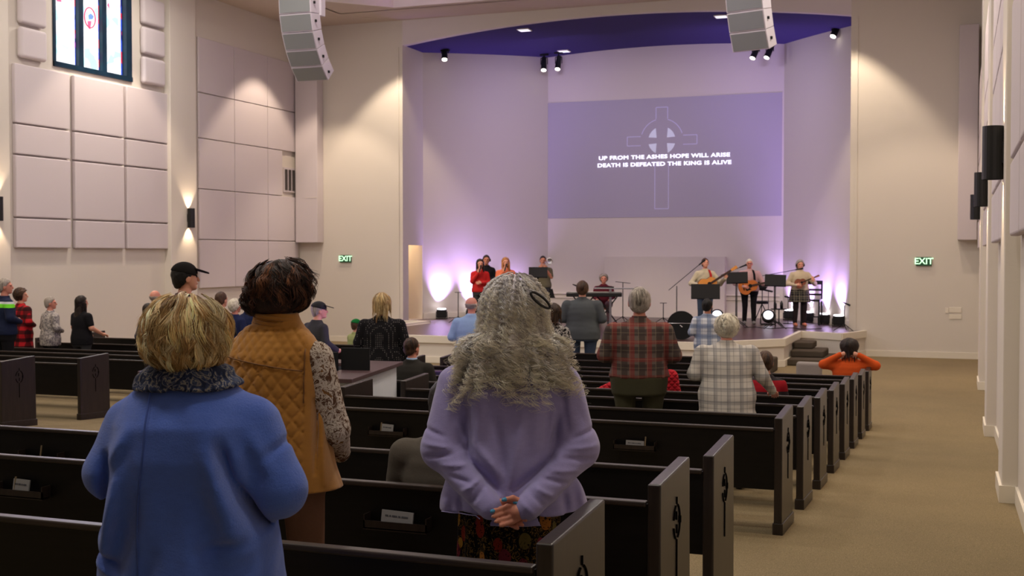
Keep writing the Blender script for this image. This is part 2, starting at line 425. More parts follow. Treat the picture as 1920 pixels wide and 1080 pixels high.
# ---------- baptistry front and ledge on the chancel back wall ----------
m = MB(); n = 14; pts = []
for i in range(n + 1):
    u = -1 + 2 * i / n; pts.append((-7.92 + u * 1.75, BY - .02 - .62 * (1 - .55 * u * u)))
poly = pts + [(-7.92 + 1.75, BY), (-7.92 - 1.75, BY)]
m.prism(poly, STZ, 1.42); e = m.build('baptistry_wall', M['wall']); tag(e, 'low white curved half wall in front of the chancel back wall', 'half wall')
m = MB(); m.box(BX0 + .1, BX1 - .1, BY - .06, BY, STZ + .62, STZ + .66); m.box(BX0 + .1, BX1 - .1, BY - .04, BY, STZ + .5, STZ + .52); struct(m.build('trim_6', M['trim']))
# ---------- projected lyrics ----------
scr = empty('projected_picture', (-8.05, BY, 2.56), 0, 'wide bluish projected picture on chancel back wall with song words over a cross', 'projection')
t = NT('projected_blue', .9); t.base(srgb(176, 168, 178)); t.emit((.45, .52, .95, 1), .015)
m = MB(); m.box(-3.45, 3.4, -.012, 0, 0, 3.42); m.build('picture', t.m, scr)  # projected light on the wall, drawn as a thin, faintly glowing sheet
white = glow('projected_white', (.86, .86, 1, 1), .62)
RX = Matrix.Rotation(R(90), 4, 'X')
for k_, words_ in enumerate(('UP FROM THE ASHES HOPE WILL ARISE', 'DEATH IS DEFEATED THE KING IS ALIVE')):
    text_mesh('lyric_line', words_, .208, white, Matrix.Translation((.04, -.018, 1.735 - .212 * k_)) @ RX @ Matrix.Diagonal((1, .74, 1, 1)), scr, .0065, .001, 'CENTER', 1.06)
line = glow('projected_line', (.62, .6, .8, 1), .012)
def picture_line(pts, w, mat, name):
    m = MB()
    for a, b in zip(pts, pts[1:]):
        a = Vector(a); b = Vector(b); d = (b - a).normalized(); n_ = Vector((-d.y, d.x)) * w
        c = [a - n_, b - n_, b + n_, a + n_]
        m.hexa([(v.x, -.017, v.y) for v in c] + [(v.x, -.013, v.y) for v in c])
    return m.build(name, mat, scr)
cz = 2.20
for sx in (-1, 1):
    picture_line([(sx * .0, cz + .95), (sx * .17, cz + .95), (sx * .17, cz + .62)], .012, line, 'cross_outline')
    picture_line([(sx * .62 * math.cos(a), cz + .62 * math.sin(a)) for a in [R(74 - 7 * i) for i in range(9)]], .012, line, 'cross_outline')
    picture_line([(sx * .62, cz + .13), (sx * 1.02, cz + .13), (sx * 1.02, cz - .13), (sx * .62, cz - .13)], .012, line, 'cross_outline')
    picture_line([(sx * .2, cz - .65), (sx * .2, cz - 1.96), (0, cz - 1.96)], .012, line, 'cross_outline')
    for sz in (-1, 1):
        m = MB(); a = [(sx * .15, cz + sz * .08)] + [(sx * .40 * math.cos(q), cz + sz * .40 * math.sin(q)) for q in [R(14 + 10 * i) for i in range(6)]]
        a = [Vector(q) for q in a]
        vs = [m.bm.verts.new((q.x, -.016, q.y)) for q in a]; m.bm.faces.new(vs); m.build('cross_quadrant', glow('projected_pale', (.74, .78, .9, 1), .06), scr)
# ---------- stained glass ----------
win = empty('window_1', (WL, (WY0 + WY1) / 2, WZ0)); win['kind'] = 'structure'
W2 = (WY1 - WY0) / 2; HH = WZ1 - WZ0
t = NT('dark_window_frame', .35, .2, .5); t.base(t.mix(t.noise(4, 2), srgb(6, 18, 28), srgb(18, 60, 84))); frame_m = t.m
m = MB()
fw = .07
m.box(-.28, .03, -W2, -W2 + fw, 0, HH); m.box(-.28, .03, W2 - fw * 2.6, W2, 0, HH); m.box(-.28, .05, -W2, W2, 0, .1); m.box(-.28, .03, -W2, W2, HH - .07, HH)
m.build('window_frame', frame_m, win)
span = (2 * W2 - fw * 3.6) / 3
def glass():
    t = NT('stained_glass', .2)
    vec = t.mapping((1, 1, 1))
    nn = t.noise(2.2, 3)
    v = t.voro(6.2, 'F1', 'Color'); edge_ = t.voro(6.2, 'DISTANCE_TO_EDGE')
    sp = t.add('ShaderNodeSeparateColor'); t.l.new(v, sp.inputs[0])
    c = t.ramp(sp.outputs[0], [(0, (.95, .98, 1, 1)), (.38, (.9, 1, 1, 1)), (.44, (.50, .95, 1, 1)), (.58, (.62, .97, 1, 1)), (.66, (1, 1, 1, 1)), (.9, (.96, .97, 1, 1)), (.93, (.85, .62, .95, 1)), (.985, (.95, .12, .25, 1))], 'CONSTANT')
    e = t.math('LESS_THAN', edge_, .015)
    c = t.mix(t.math('MULTIPLY', e, .35), c, (.15, .45, .7, 1)); t.base((0, 0, 0, 1)); t.emit(c, .8); return t.m
def glass_border():
    t = NT('stained_glass_border', .2); v = t.voro(6, 'F1', 'Color'); sp = t.add('ShaderNodeSeparateColor'); t.l.new(v, sp.inputs[0])
    c = t.ramp(sp.outputs[1], [(0, (.05, .12, .85, 1)), (.45, (.05, .1, .6, 1)), (.5, (.8, .03, .12, 1)), (.75, (.5, .1, .6, 1)), (.85, (.02, .03, .3, 1))], 'CONSTANT'); t.base((0, 0, 0, 1)); t.emit(c, .45); return t.m
GL, GB = glass(), glass_border()
for k in range(3):
    y0 = -W2 + fw + k * (span + fw * .0) ; y1 = y0 + span
    if k: 
        m = MB(); m.box(-.16, .0, y0 - .02, y0 + .12, .1, HH - .07); m.build('mullion', frame_m, win); y0 += .11
    m = MB(); m.box(-.12, -.1, y0, y1, .1, HH - .07); m.build('pane', GL, win)
    m = MB(); m.box(-.1, -.09, y0, y0 + .03, .1, HH - .07); m.box(-.1, -.09, y1 - .035, y1, .1, HH - .07); m.box(-.1, -.09, y0, y1, .1, .125)
    m.build('coloured_border', GB, win)
m = MB(); yc = 0.0; zc = Z_at(28, 25) - WZ0
m.tube([(-.085, yc + .17 * math.cos(a), zc + .21 * math.sin(a)) for a in [2 * PI * i / 20 for i in range(21)]], .014, 5); m.build('medallion', glow('red_glass', (.7, .03, .08, 1), .9), win)
m = MB(); m.prism([(0, 0), (.1, .02), (.14, .09), (.05, .13), (-.02, .08)], 0, .012); b = m.build('medallion_bird', glow('blue_glass', (.08, .15, .75, 1), .9), win); b.matrix_local = Matrix.Translation((-.085, yc - .03, zc - .04)) @ Matrix(((0, 0, 1, 0), (1, 0, 0, 0), (0, 1, 0, 0), (0, 0, 0, 1)))
light('AREA', (WL + .15, (WY0 + WY1) / 2, WZ0 + HH / 2), 60, (.85, .92, 1), 1.9, (0, (WY0 + WY1) / 2, WZ0 - 1), sy=1.8)
# ---------- acoustic panels ----------
def panel(xa, xb, y0, y1, z0, z1, label, th=.07, group='white acoustic wall panels', bev=.02, seg=3):
    o = MB().box(xa, xb, y0, y1, z0, z1).build('sound_absorber', M['panel'], bevel=bev, seg=seg, smooth=False)
    tag(o, label, 'acoustic panel', group); return o
Z5 = [Z_at(v, D_at(28, Y_on(28, WL))) for v in (466, 408, 290, 232, 115)]
rown = ['bottom', 'second', 'third', 'top']
PXB = [(25, 128), (136, 229), (234, 312)]
for c, (a, b) in enumerate(PXB):
    for r in range(4):
        panel(WL + .004, WL + .09, Y_on(a, WL), Y_on(b, WL), Z5[r] + .015, Z5[r + 1] - .015 - (.04 if r == 3 else 0), 'white fabric wall panel below the stained glass window, %s column, %s row from the floor' % (('left', 'middle', 'right')[c], rown[r]))
for side, (a, b) in (('left', (34, 84)), ('right', (264, 305))):
    for k in range(3):
        if side == 'left' and k == 2: z0 = 6.56
        z0 = 5.28 + .66 * k
        y0, y1 = Y_on(a, WL), Y_on(b, WL)
        panel(WL + .004, WL + .14, y0, y1, z0, z0 + .6, 'small square padded wall panel %s of the stained glass, %s of its three' % (side, ('lowest', 'middle', 'highest')[k]), bev=.07, seg=5, group='square padded panels beside the window')
d0 = D_at(371, Y_on(371, WL))
Z6 = [Z_at(v, d0) for v in (541, 449, 354, 259, 174, 70)]
cols = [371, 438, 500, 556]
for c in range(3):
    for r in range(5):
        y0, y1 = Y_on(cols[c], WL) + .01, Y_on(cols[c + 1], WL) - .01
        if c == 2 and r == 2: y1 = Y_on(527, WL)
        panel(WL + .004, WL + .06, y0, y1, Z6[r] + .01, Z6[r + 1] - .01, 'white wall panel between left sconce and front corner, %s column, %s row from the floor' % (('left', 'middle', 'right')[c], ('lowest', 'second', 'third', 'fourth', 'highest')[r]), bev=.012)
# mirrored panels on the right wall
def rlab(bay, c, r): return 'white fabric panel on the right wall in the %s bay, %s column, %s row' % (bay, ('near', 'middle', 'far')[c], ('lowest', 'second', 'third', 'highest')[r])
for bay, (ya, yb) in (('nearest', (5.6, 10.4)), ('middle', (11.7, 16.4)), ('third', (17.85, 22.3)), ('farthest', (23.8, 28.7))):
    w = (yb - ya) / 3
    for c in range(3):
        for r, (z0, z1) in enumerate(((1.62, 2.2), (2.23, 3.45), (3.48, 4.05), (4.08, 5.25))):
            panel(WR - .09, WR - .004, ya + c * w + .05, ya + (c + 1) * w - .05, z0, z1, rlab(bay, c, r), group='white acoustic wall panels')
# corner bulkheads
tag(MB().box(WL + .1, -16.32, FRONTY - .34, FRONTY - .004, Z_at(455, 33.2), 6.6).build('corner_bulkhead', M['panel'], bevel=.012), 'tall boxed white panel in the left front corner with triangular shadow below', 'wall panel')
m = MB(); m.box(-16.7 + .0, -16.33, FRONTY - .346, FRONTY - .339, 3.02, 3.035); struct(m.build('trim_7', M['wall']))
tag(MB().box(-.05, WR - .1, FRONTY - .34, FRONTY - .004, Z_at(450, 27.2), 6.6).build('corner_bulkhead', M['panel'], bevel=.012), 'tall boxed white panel in the right front corner beside the sconces', 'wall panel')
# ---------- vent, wall plates, exit signs ----------
v = empty('wall_vent', (WL, Y_on(545, WL), 3.5), 0, 'square slotted air vent on left wall near the front corner', 'vent')
dy0, dy1 = Y_on(531, WL) - Y_on(545, WL), Y_on(558, WL) - Y_on(545, WL)
m = MB(); m.box(0, .05, dy0, dy1, -.33, .33); m.build('vent_frame', M['panel'], v)
m = MB(); n = 4; w = (dy1 - dy0) / n
for k in range(n): m.box(.051, .06, dy0 + k * w + .03, dy0 + (k + 1) * w - .03, -.28, .28)
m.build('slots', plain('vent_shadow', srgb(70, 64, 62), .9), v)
for i, (px, py, w, h) in enumerate(((1776, 582, .07, .12), (1792, 581, .26, .12), (1792, 594, .26, .1))):
    x, y = X_at(px, FRONTY), FRONTY
    z = Z_at(py, D_at(px, FRONTY))
    tag(MB().box(x - w / 2, x + w / 2, FRONTY - .015, FRONTY, z - h / 2, z + h / 2).build('switch_plate', M['trim'], bevel=.004), 'white switch plate low on the right front wall, %s of the three' % ('small leftmost', 'upper wide', 'lower wide')[i], 'switch plate', 'switch plates right of the stage')
sign_g = glow('exit_green_glass', srgb(24, 70, 44), .12); sign_w = glow('exit_letters', (.55, 1, .62, 1), .6)
for px, py, lab in ((649, 485, 'green lit EXIT sign on front wall left of the stage'), (1732, 490, 'green lit EXIT sign on front wall right of the stage')):
    d = D_at(px, FRONTY); e = empty('exit_sign', (X_at(px, FRONTY), FRONTY, Z_at(py, d)), 0, lab, 'exit sign', 'exit signs')
    m = MB(); m.box(-.17, .17, -.05, 0, -.1, .1); m.build('housing', sign_g, e, bevel=.008)
    text_mesh('letters', 'EXIT', .2, sign_w, Matrix.Translation((0, -.053, 0)) @ RX, e, .004, .001)
m = MB(); m.box(WR - .1, WR + 0, 24.3, 25.3, -.884, 1.25); struct(m.build('door_1', M['trim']))
# ---------- sconces ----------
def sconce(x, y, s, label):
    z = 2.335; h = .225; r = .085
    e = empty('wall_sconce', (x, y, z), 0, label, 'wall lamp', 'black up and down wall sconces')
    m = MB(); n = 20
    for rr, flip in ((r, 0), (r - .006, 1)):
        a = [[m.bm.verts.new((s * .085 + rr * math.cos(2 * PI * k / n), rr * math.sin(2 * PI * k / n), zz)) for k in range(n)] for zz in (-h, h)]
        for k in range(n): m.bm.faces.new((a[0][k], a[0][(k + 1) % n], a[1][(k + 1) % n], a[1][k]))
    m.box(min(0, s * .03), max(0, s * .03), -.045, .045, -.09, .09)
    m.build('shade', M['black'], e, smooth=False)
    m = MB(); m.lathe([(.05, -.02), (.06, 0), (.05, .02)], 16, (s * .085, 0, 0)); m.build('lamp_core', lampglow, e)
    for zz, dr in ((h * .75, 1), (-h * .75, -1)):
        light('SPOT', (x + s * .085, y, z + zz), 22, (1, .74, .48), .03, (x + s * .05, y, z + zz + dr), 80, .5)
for y, l in (((lp[0][0] + lp[0][1]) / 2 + .15, 'black half-cylinder sconce glowing up and down on the left pier, right of the window panels'), ((lp[1][0] + lp[1][1]) / 2 + .15, 'black sconce cut by the left edge of the picture'), (11.5, 'black sconce on the left wall behind the picture edge')):
    sconce(-16.92, y, 1, l)
for y, l in ((11.0, 'largest black sconce on the right wall, nearest'), (17.1, 'middle black sconce of the three on the right wall'), (23.6 - .3, 'smallest and farthest black sconce on the right wall')):
    sconce(.34, y, -1, l)
# ================= PEWS =================
PD = .57; PH = .805; PF = .832; BT = .735
def emblem(parent, side):
    """carved ring-cross with a long stem on the outer face of an end panel"""
    m = MB(); xo = side * .002; c0, zc = PD * .5, .60
    def arc(r0, a0, a1, w=.0045, n=10, ry=1.25, dy=0):
        pts = [(xo, c0 + dy + r0 * math.cos(R(a0 + (a1 - a0) * i / n)), zc + ry * r0 * math.sin(R(a0 + (a1 - a0) * i / n))) for i in range(n + 1)]
        m.tube(pts, w, 6)
    m.tube([(xo, c0, zc + .105), (xo, c0, zc + .075)], .004, 6)
    arc(.058, 72, -72); arc(.055, 12, -12, .008, 4)
    arc(.058, 108, 168); arc(.058, 195, 250)
    m.tube([(xo, c0 - .01, zc + .045), (xo, c0 - .01, zc + .01)], .005, 6)
    m.tube([(xo, c0, zc - .012), (xo, c0, zc - .05)], .004, 6)
    m.tube([(xo, c0, zc - .075), (xo, c0, zc - .25)], .004, 6)
    return m.build('carved_cross', M['carve'], parent)
def make_pew(x0, x1, yr, label, group, racks=()):
    """x0..x1 outer faces of the end panels, yr = rear edge"""
    zf = floor_z(yr + .2)
    e = empty('pew', (x1, yr, zf), 0, label, 'pew', group)
    L = x1 - x0; fzl = lambda y: floor_z(yr + y) - zf
    for s, xe in ((1, -.055), (-1, -L)):
        m = MB(); yy = (0, PD); m_ = m
        m.hexa([(xe, 0, fzl(0)), (xe + .055, 0, fzl(0)), (xe + .055, PD, fzl(PD)), (xe, PD, fzl(PD)), (xe, 0, PH), (xe + .055, 0, PH), (xe + .055, PD - .015, PF), (xe, PD - .015, PF)])
        p = m.build('end_panel', M['pew'], e, bevel=.008, seg=3)
        m = MB(); b = .008
        m.hexa([(xe - b, -b, fzl(0)), (xe + .055 + b, -b, fzl(0)), (xe + .055 + b, PD + b, fzl(PD)), (xe - b, PD + b, fzl(PD)), (xe - b, -b, fzl(0) + .08), (xe + .055 + b, -b, fzl(0) + .08), (xe + .055 + b, PD + b, fzl(PD) + .08), (xe - b, PD + b, fzl(PD) + .08)])
        m.build('plinth', M['pew'], p, bevel=.005)
        em = emblem(p, s); em.location = ((xe + .055) if s > 0 else xe, 0, 0)
    m = MB(); m.hexa([(-L + .055, .03, .31), (-.055, .03, .31), (-.055, .055, .31), (-L + .055, .055, .31), (-L + .055, 0, BT - .01), (-.055, 0, BT - .01), (-.055, .025, BT - .01), (-L + .055, .025, BT - .01)])
    m.build('backrest', M['pewback'], e)
    m = MB(); m.box(-L + .06, -.06, -.012, .034, BT - .022, BT); m.build('top_rail', M['rail'], e, bevel=.006)
    m = MB(); m.box(-L + .06, -.06, .04, .45, .33, .355); m.build('seat', M['pewback'], e, bevel=.005)
    m = MB(); m.box(-L + .07, -.07, .055, .455, .356, .40); m.build('seat_cushion', plain_cushion, e, bevel=.015)
    for px in racks:
        xr = X_at(px, yr) - x1
        m = MB(); m.box(xr - .15, xr + .15, -.05, .0, .535, .545); m.box(xr - .15, xr + .15, -.05, -.044, .54, .575); m.box(xr - .15, xr - .144, -.05, .01, .54, .60); m.box(xr + .144, xr + .15, -.05, .01, .54, .60)
        m.build('card_rack', M['pew'], e)
    return e
plain_cushion = plain('grey_seat_cushion', srgb(150, 148, 146), .95, 0, .2, 200, .1)
XE = -1.11
rowsY = [3.33, 4.69, 5.80] + [8.22 + 1.185 * k for k in range(8)] + [17.75, 19.0]
desc = ['nearest one, cut by the bottom of the picture', 'second pew from the camera, carved cross on its end panel', 'third pew, last before the gap in the right block',
        'first pew beyond the gap, with a white card in its rack', 'second pew beyond the gap', 'third pew beyond the gap', 'fourth pew beyond the gap, seating the red quilted jacket',
        'fifth pew beyond the gap', 'sixth pew beyond the gap', 'seventh pew beyond the gap', 'frontmost aisle pew, under the person in orange', 'short pew between the aisle pews and the stage', 'short pew closest to the stage']
racksY = {0: (42 + 0,), 1: (748, 42), 2: (78,), 3: (728, 1193)}
for i, y in enumerate(rowsY):
    x1 = XE; x0 = -5.13
    if i < 3: x0 = -9.2
    elif i == 6: x0 = -6.3
    elif i > 6: x0 = -7.3
    if i == 5: x0 = -5.1
    if i >= 11: x1 = -3.1
    rk = {1: (748, 42), 3: (728, 1193), 2: (78,)}.get(i, ())
    make_pew(x0, x1, y, 'long black wooden pew, ' + desc[i], 'pews of the right block', rk)
ldesc = ['nearest', 'second', 'third', 'fourth', 'fifth', 'sixth', 'frontmost']
for k in range(7):
    y = 11.15 + 1.36 * k; x1 = -10.56 if k < 5 else -9.45
    make_pew(-16.2, x1, y, 'long black wooden pew of the left block, %s one' % ldesc[k], 'pews of the left block')
# ---- cards in the racks ----
cardm = plain('white_card', srgb(138, 137, 138), .7, 0, 0, 50, .3, .04)
ink = plain('grey_print', srgb(70, 72, 80), .8)
pencil_m = plain('pale_wood_pencil', srgb(120, 104, 78), .6)
def card(px, row, w, h, tilt, label, zc=.60):
    y = rowsY[row]; x = X_at(px, y); zf = floor_z(y + .2)
    e = empty('card', (x, y - .03, zf + .55), 0, label, 'card', 'white cards in the pew racks')
    e.rotation_euler = (R(-8), R(tilt), 0)
    MB().box(-w / 2, w / 2, -.004, .004, 0, h).build('paper', cardm, e)
    m = MB(); xx = -w * .38
    for q in (.1, .05, .16, .07, .2): m.box(xx, xx + w * q, -.0052, -.0045, h * .62, h * .72); xx += w * (q + .035)
    m.build('printed_line', ink, e)
card(42, 1, .075 * 1.3, .075, 2, 'white card with print in a pew rack at the far left')
card(748, 1, .15, .07, 2, 'wide white printed card in the pew rack left of the lavender sweater')
card(728, 3, .095, .075, 3, 'small white card in the rack behind the vest sleeve')
card(1193, 3, .13, .055, 1, 'narrow white card in the pew rack right of the lavender sweater', .6)
for px, row, l in ((30, 1, 'small pencil beside the card at the far left'), (1212, 3, 'small pencil beside the card on the right pew'), (716, 3, 'short pencil beside the small card'), (78, 2, 'short brown pencil stub on a pew back at the far left')):
    y = rowsY[row]; x = X_at(px, y); m = MB(); m.tube([(x, y - .03, floor_z(y + .2) + .55), (x + .004, y - .02, floor_z(y + .2) + .635)], .005, 6)
    tag(m.build('pencil', pencil_m), l, 'pencil', 'pencils in the pew racks')
# ---- sound booth ----
b = empty('sound_booth', (-6.6, 10.9, floor_z(10.9)), 0, 'white sided sound desk with dark purple brown counter among the pews', 'sound booth')
zb = floor_z(10.9); ZT = .31 - zb
foot = [(-7.6, 9.95), (-5.34, 9.95), (-5.60, 11.3), (-5.69, 11.72), (-7.6, 11.72)]
loc = [(x + 6.6, y - 10.9) for x, y in foot]
booth_w = plain('booth_white_panel', srgb(226, 233, 242), .6, 0, 0, 50, .3, .03)
m = MB()
for i in range(len(loc)):
    p = Vector(loc[i]); q = Vector(loc[(i + 1) % len(loc)]); d = (q - p).normalized(); nn = Vector((-d.y, d.x)) * .05
    c = [p, q, q + nn, p + nn]; m.hexa([(v.x, v.y, floor_z(10.9 + v.y) - zb) for v in c] + [(v.x, v.y, ZT - .03) for v in c])
m.build('side_panel', booth_w, b)
cnt = plain('counter_plum_brown', srgb(84, 62, 64), .4, 0, 0, 50, .5)
m = MB()
off = .06
for i in (1, 2, 3, 4):
    p = Vector(loc[i]); q = Vector(loc[(i + 1) % len(loc)]); d = (q - p).normalized(); nn = Vector((-d.y, d.x))
    c = [p - nn * off - d * .05, q - nn * off + d * .05, q + nn * .32, p + nn * .32]; m.hexa([(v.x, v.y, ZT - .03) for v in c] + [(v.x, v.y, ZT + .012 - .002 * i) for v in c])
m.build('counter', cnt, b, bevel=.004)
m = MB(); m.box(-.95, .9, -.55, .3, ZT - .22, ZT - .19); m.build('desk_shelf', cnt, b)
for px, Y, w, h, lab in ((666, 10.7, .30, .2, 'black monitor back standing in the sound booth, in front of the dotted sweater'), (612, 10.6, .24, .16, 'black monitor in the booth beside the patterned sleeve')):
    e = empty('monitor', (X_at(px, Y), Y, floor_z(10.9) + ZT - .188), R(8), lab, 'monitor', 'booth monitors')
    m = MB(); m.box(-w / 2, w / 2, -.012, .012, .15, .22 + h); m.build('screen', M['mattblack'], e, bevel=.004)
    m = MB(); m.box(-.02, .02, .0, .02, 0, .3); m.box(-.1, .1, -.06, .08, 0, .012); m.build('stand', M['mattblack'], e)
# ---- grey chair near the front ----
c = empty('upholstered_chair', (X_at(1518, 18.0), 18.0, -.884), R(-8), 'grey upholstered chair back standing beyond the last pew by the orange top', 'chair')
gf = plain('grey_upholstery', srgb(150, 143, 138), .95, 0, .25, 160, .1)
MB().box(-.19, .19, -.04, .06, .45, .79).build('backrest', gf, c, bevel=.05, seg=4)
MB().box(-.24, .24, 0, .46, .38, .46).build('seat', gf, c, bevel=.03)
for sx in (-.2, .2):
    for sy in (.03, .42): MB().box(sx - .015, sx + .015, sy - .015, sy + .015, 0, .39).build('leg', M['mattblack'], c)
# ---- line array loudspeakers ----
grille = (lambda t: (t.base(srgb(146, 150, 150)), t.bump(t.voro(300), .3, .002), t.m)[-1])(NT('grey_grille', .45, .35))
cab = plain('white_speaker_cabinet', srgb(214, 206, 214), .5, 0, 0, 40, .4, .03)
def array(px, Y, zbot, rz, n, label, ang=40, da=9.5):
    x = X_at(px, Y); e = empty('line_array_speaker', (x, Y, zbot), rz, label, 'loudspeaker', 'hanging white line arrays')
    h = .36; w = .36; dep = .42; y = 0; z = 0
    pts = []; a = R(ang)
    P = [(0., 0.)]; A = []
    for k in range(n):
        A.append(a); P.append((P[-1][0] - math.sin(a) * h, P[-1][1] + math.cos(a) * h)); a = max(0, a - R(da))
    for k in range(n):
        (y0, z0), (y1, z1) = P[k], P[k + 1]; a0 = A[k]; 
        def back(y, z, a): return (y + math.cos(a) * dep, z + math.sin(a) * dep * .8)
        ab = (A[k] + A[k - 1]) / 2 if k else A[k]; at = (A[k] + A[k + 1]) / 2 if k + 1 < n else A[k]
        b0 = back(y0, z0, ab); b1 = back(y1, z1, at)
        m = MB(); g = .004
        m.hexa([(-w, y0, z0 + g), (w, y0, z0 + g), (w * .9, b0[0], b0[1] + g), (-w * .9, b0[0], b0[1] + g), (-w, y1, z1 - g), (w, y1, z1 - g), (w * .9, b1[0], b1[1] - g), (-w * .9, b1[0], b1[1] - g)])
        c_ = m.build('cabinet', cab, e, bevel=.008)
        f = .93
        def lerp(t): return (y0 + (y1 - y0) * t - math.cos(a0) * .012, z0 + (z1 - z0) * t - math.sin(a0) * .012)
        p0, p1 = lerp(.08), lerp(.93); q0, q1 = (p0[0] + .011, p0[1]), (p1[0] + .011, p1[1])
        m = MB(); m.hexa([(-w * f, *p0), (w * f, *p0), (w * f, *q0), (-w * f, *q0), (-w * f, *p1), (w * f, *p1), (w * f, *q1), (-w * f, *q1)]); m.build('grille', grille, c_)
        m = MB(); m.box(w * .97, w * .97 + .03, y0 + (y1 - y0) * .5 + .12, y0 + (y1 - y0) * .5 + .16, z0 + (z1 - z0) * .5 + .02, z0 + (z1 - z0) * .5 + .07); m.build('handle', M['mattblack'], c_)
    m = MB(); yt, zt = P[-1]; m.box(-w, w, yt, yt + dep, zt, zt + .05); m.box(w * .7, w * 1.02, yt + dep, yt + dep + .16, zt - .7, zt + .05); m.build('rigging_frame', cab, e)
    m = MB()
    for sx in (-.2, .2): m.tube([(sx, yt + .2, zt + .04), (sx, yt + .2, 8.5 - zbot)], .012, 6)
    m.build('hanging_cable', M['steel'], e)
array(588, 21.6, 5.0, R(0), 6, 'white curved column of loudspeakers hanging over the left front corner', 44, 10)
array(1406, 21.9, 5.14, R(-17), 6, 'white curved column of loudspeakers hanging over the right of the stage', 24, 6)
# ---- stage ceiling spotlights ----
lens_ = glow('spot_lens', (1, .93, .78, 1), 4)
def spot_fixture(px, py, Y, dx, label):
    x = X_at(px, Y); d = D_at(px, Y); z = Z_at(py, d); zt = arch_z(x)
    e = empty('stage_spotlight', (x, Y, zt), 0, label, 'spotlight', 'black spotlights under the stage ceiling')
    zl = z - zt
    MB().box(-.12, .12, -.05, .05, -.05, 0).build('mount', M['mattblack'], e)
    m = MB(); t0 = Vector((-dx, .05, zl + .26)); t1 = Vector((dx, -.1, zl - .12))
    m.tube([(0, 0, -.04), (0, 0, zl + .2)], .02, 6); m.tube([(-.1, 0, zl + .24), (-.1, 0, zl + .05)], .012, 6); m.tube([(.1, 0, zl + .24), (.1, 0, zl + .05)], .012, 6); m.tube([(-.1, 0, zl + .24), (.1, 0, zl + .24)], .012, 6)
    m.build('yoke', M['mattblack'], e)
    m = MB(); m.tube([t0, t0.lerp(t1, .35), t1], .065, 12, .085); m.build('barrel', M['mattblack'], e, smooth=False)
    dv = (t1 - t0).normalized(); m = MB(); m.tube([t1, t1 + dv * .02], .07, 14); m.build('lens', lens_, e)
for a in ((835, 106, 30.6, .03, 'black spotlight alone at the left of the violet stage ceiling'), (1020, 126, 33.4, .02, 'left one of the spotlight pair above the left edge of the lyrics'), (1047, 124, 33.4, .0, 'right one of the spotlight pair above the left edge of the lyrics'), (1415, 103, 33.2, -.07, 'left one of the spotlight pair below the right hanging speaker'), (1441, 102, 33.2, -.07, 'right one of the spotlight pair below the right hanging speaker'), (1565, 62, 31.2, -.07, 'black spotlight alone at the right end of the violet stage ceiling')):
    spot_fixture(*a)
# ================= IMPLICIT BODIES =================
def A(*v): return np.array(v, np.float32)
def smin(a, b, k):
    h = np.clip(.5 + .5 * (b - a) / k, 0, 1); return b + (a - b) * h - k * h * (1 - h)
def seg(P, a, b, ra, rb, sy=1.):
    """tapered capsule, depth (y) stretched by sy"""
    a = A(*a); b = A(*b); s = A(1, 1 / sy, 1); ab = (b - a) * s; v = (P - a) * s
    t = np.clip((v @ ab) / max(float(ab @ ab), 1e-9), 0, 1)
    return np.linalg.norm(v - t[:, None] * ab, axis=1) - (ra + (rb - ra) * t)
def ell(P, c, r):
    v = (P - A(*c)) / A(*r); k = np.linalg.norm(v, axis=1); return (k - 1) * min(r)
def loft(P, tab):
    """tab rows: z, cx, cy, a, b (rising z) - stacked ellipses"""
    T = np.array(tab, np.float32); z = P[:, 2]
    zc = np.clip(z, T[0, 0], T[-1, 0])
    cx, cy, a, b = (np.interp(zc, T[:, 0], T[:, i]) for i in (1, 2, 3, 4))
    k = np.sqrt(((P[:, 0] - cx) / a) ** 2 + ((P[:, 1] - cy) / b) ** 2)
    d = (k - 1) * np.minimum(a, b) * .9
    dz = np.maximum(T[0, 0] - z, z - T[-1, 0])
    return np.maximum(d, dz)
def ubend(parts, k=.04):
    d = parts[0]
    for p in parts[1:]: d = smin(d, p, k)
    return d
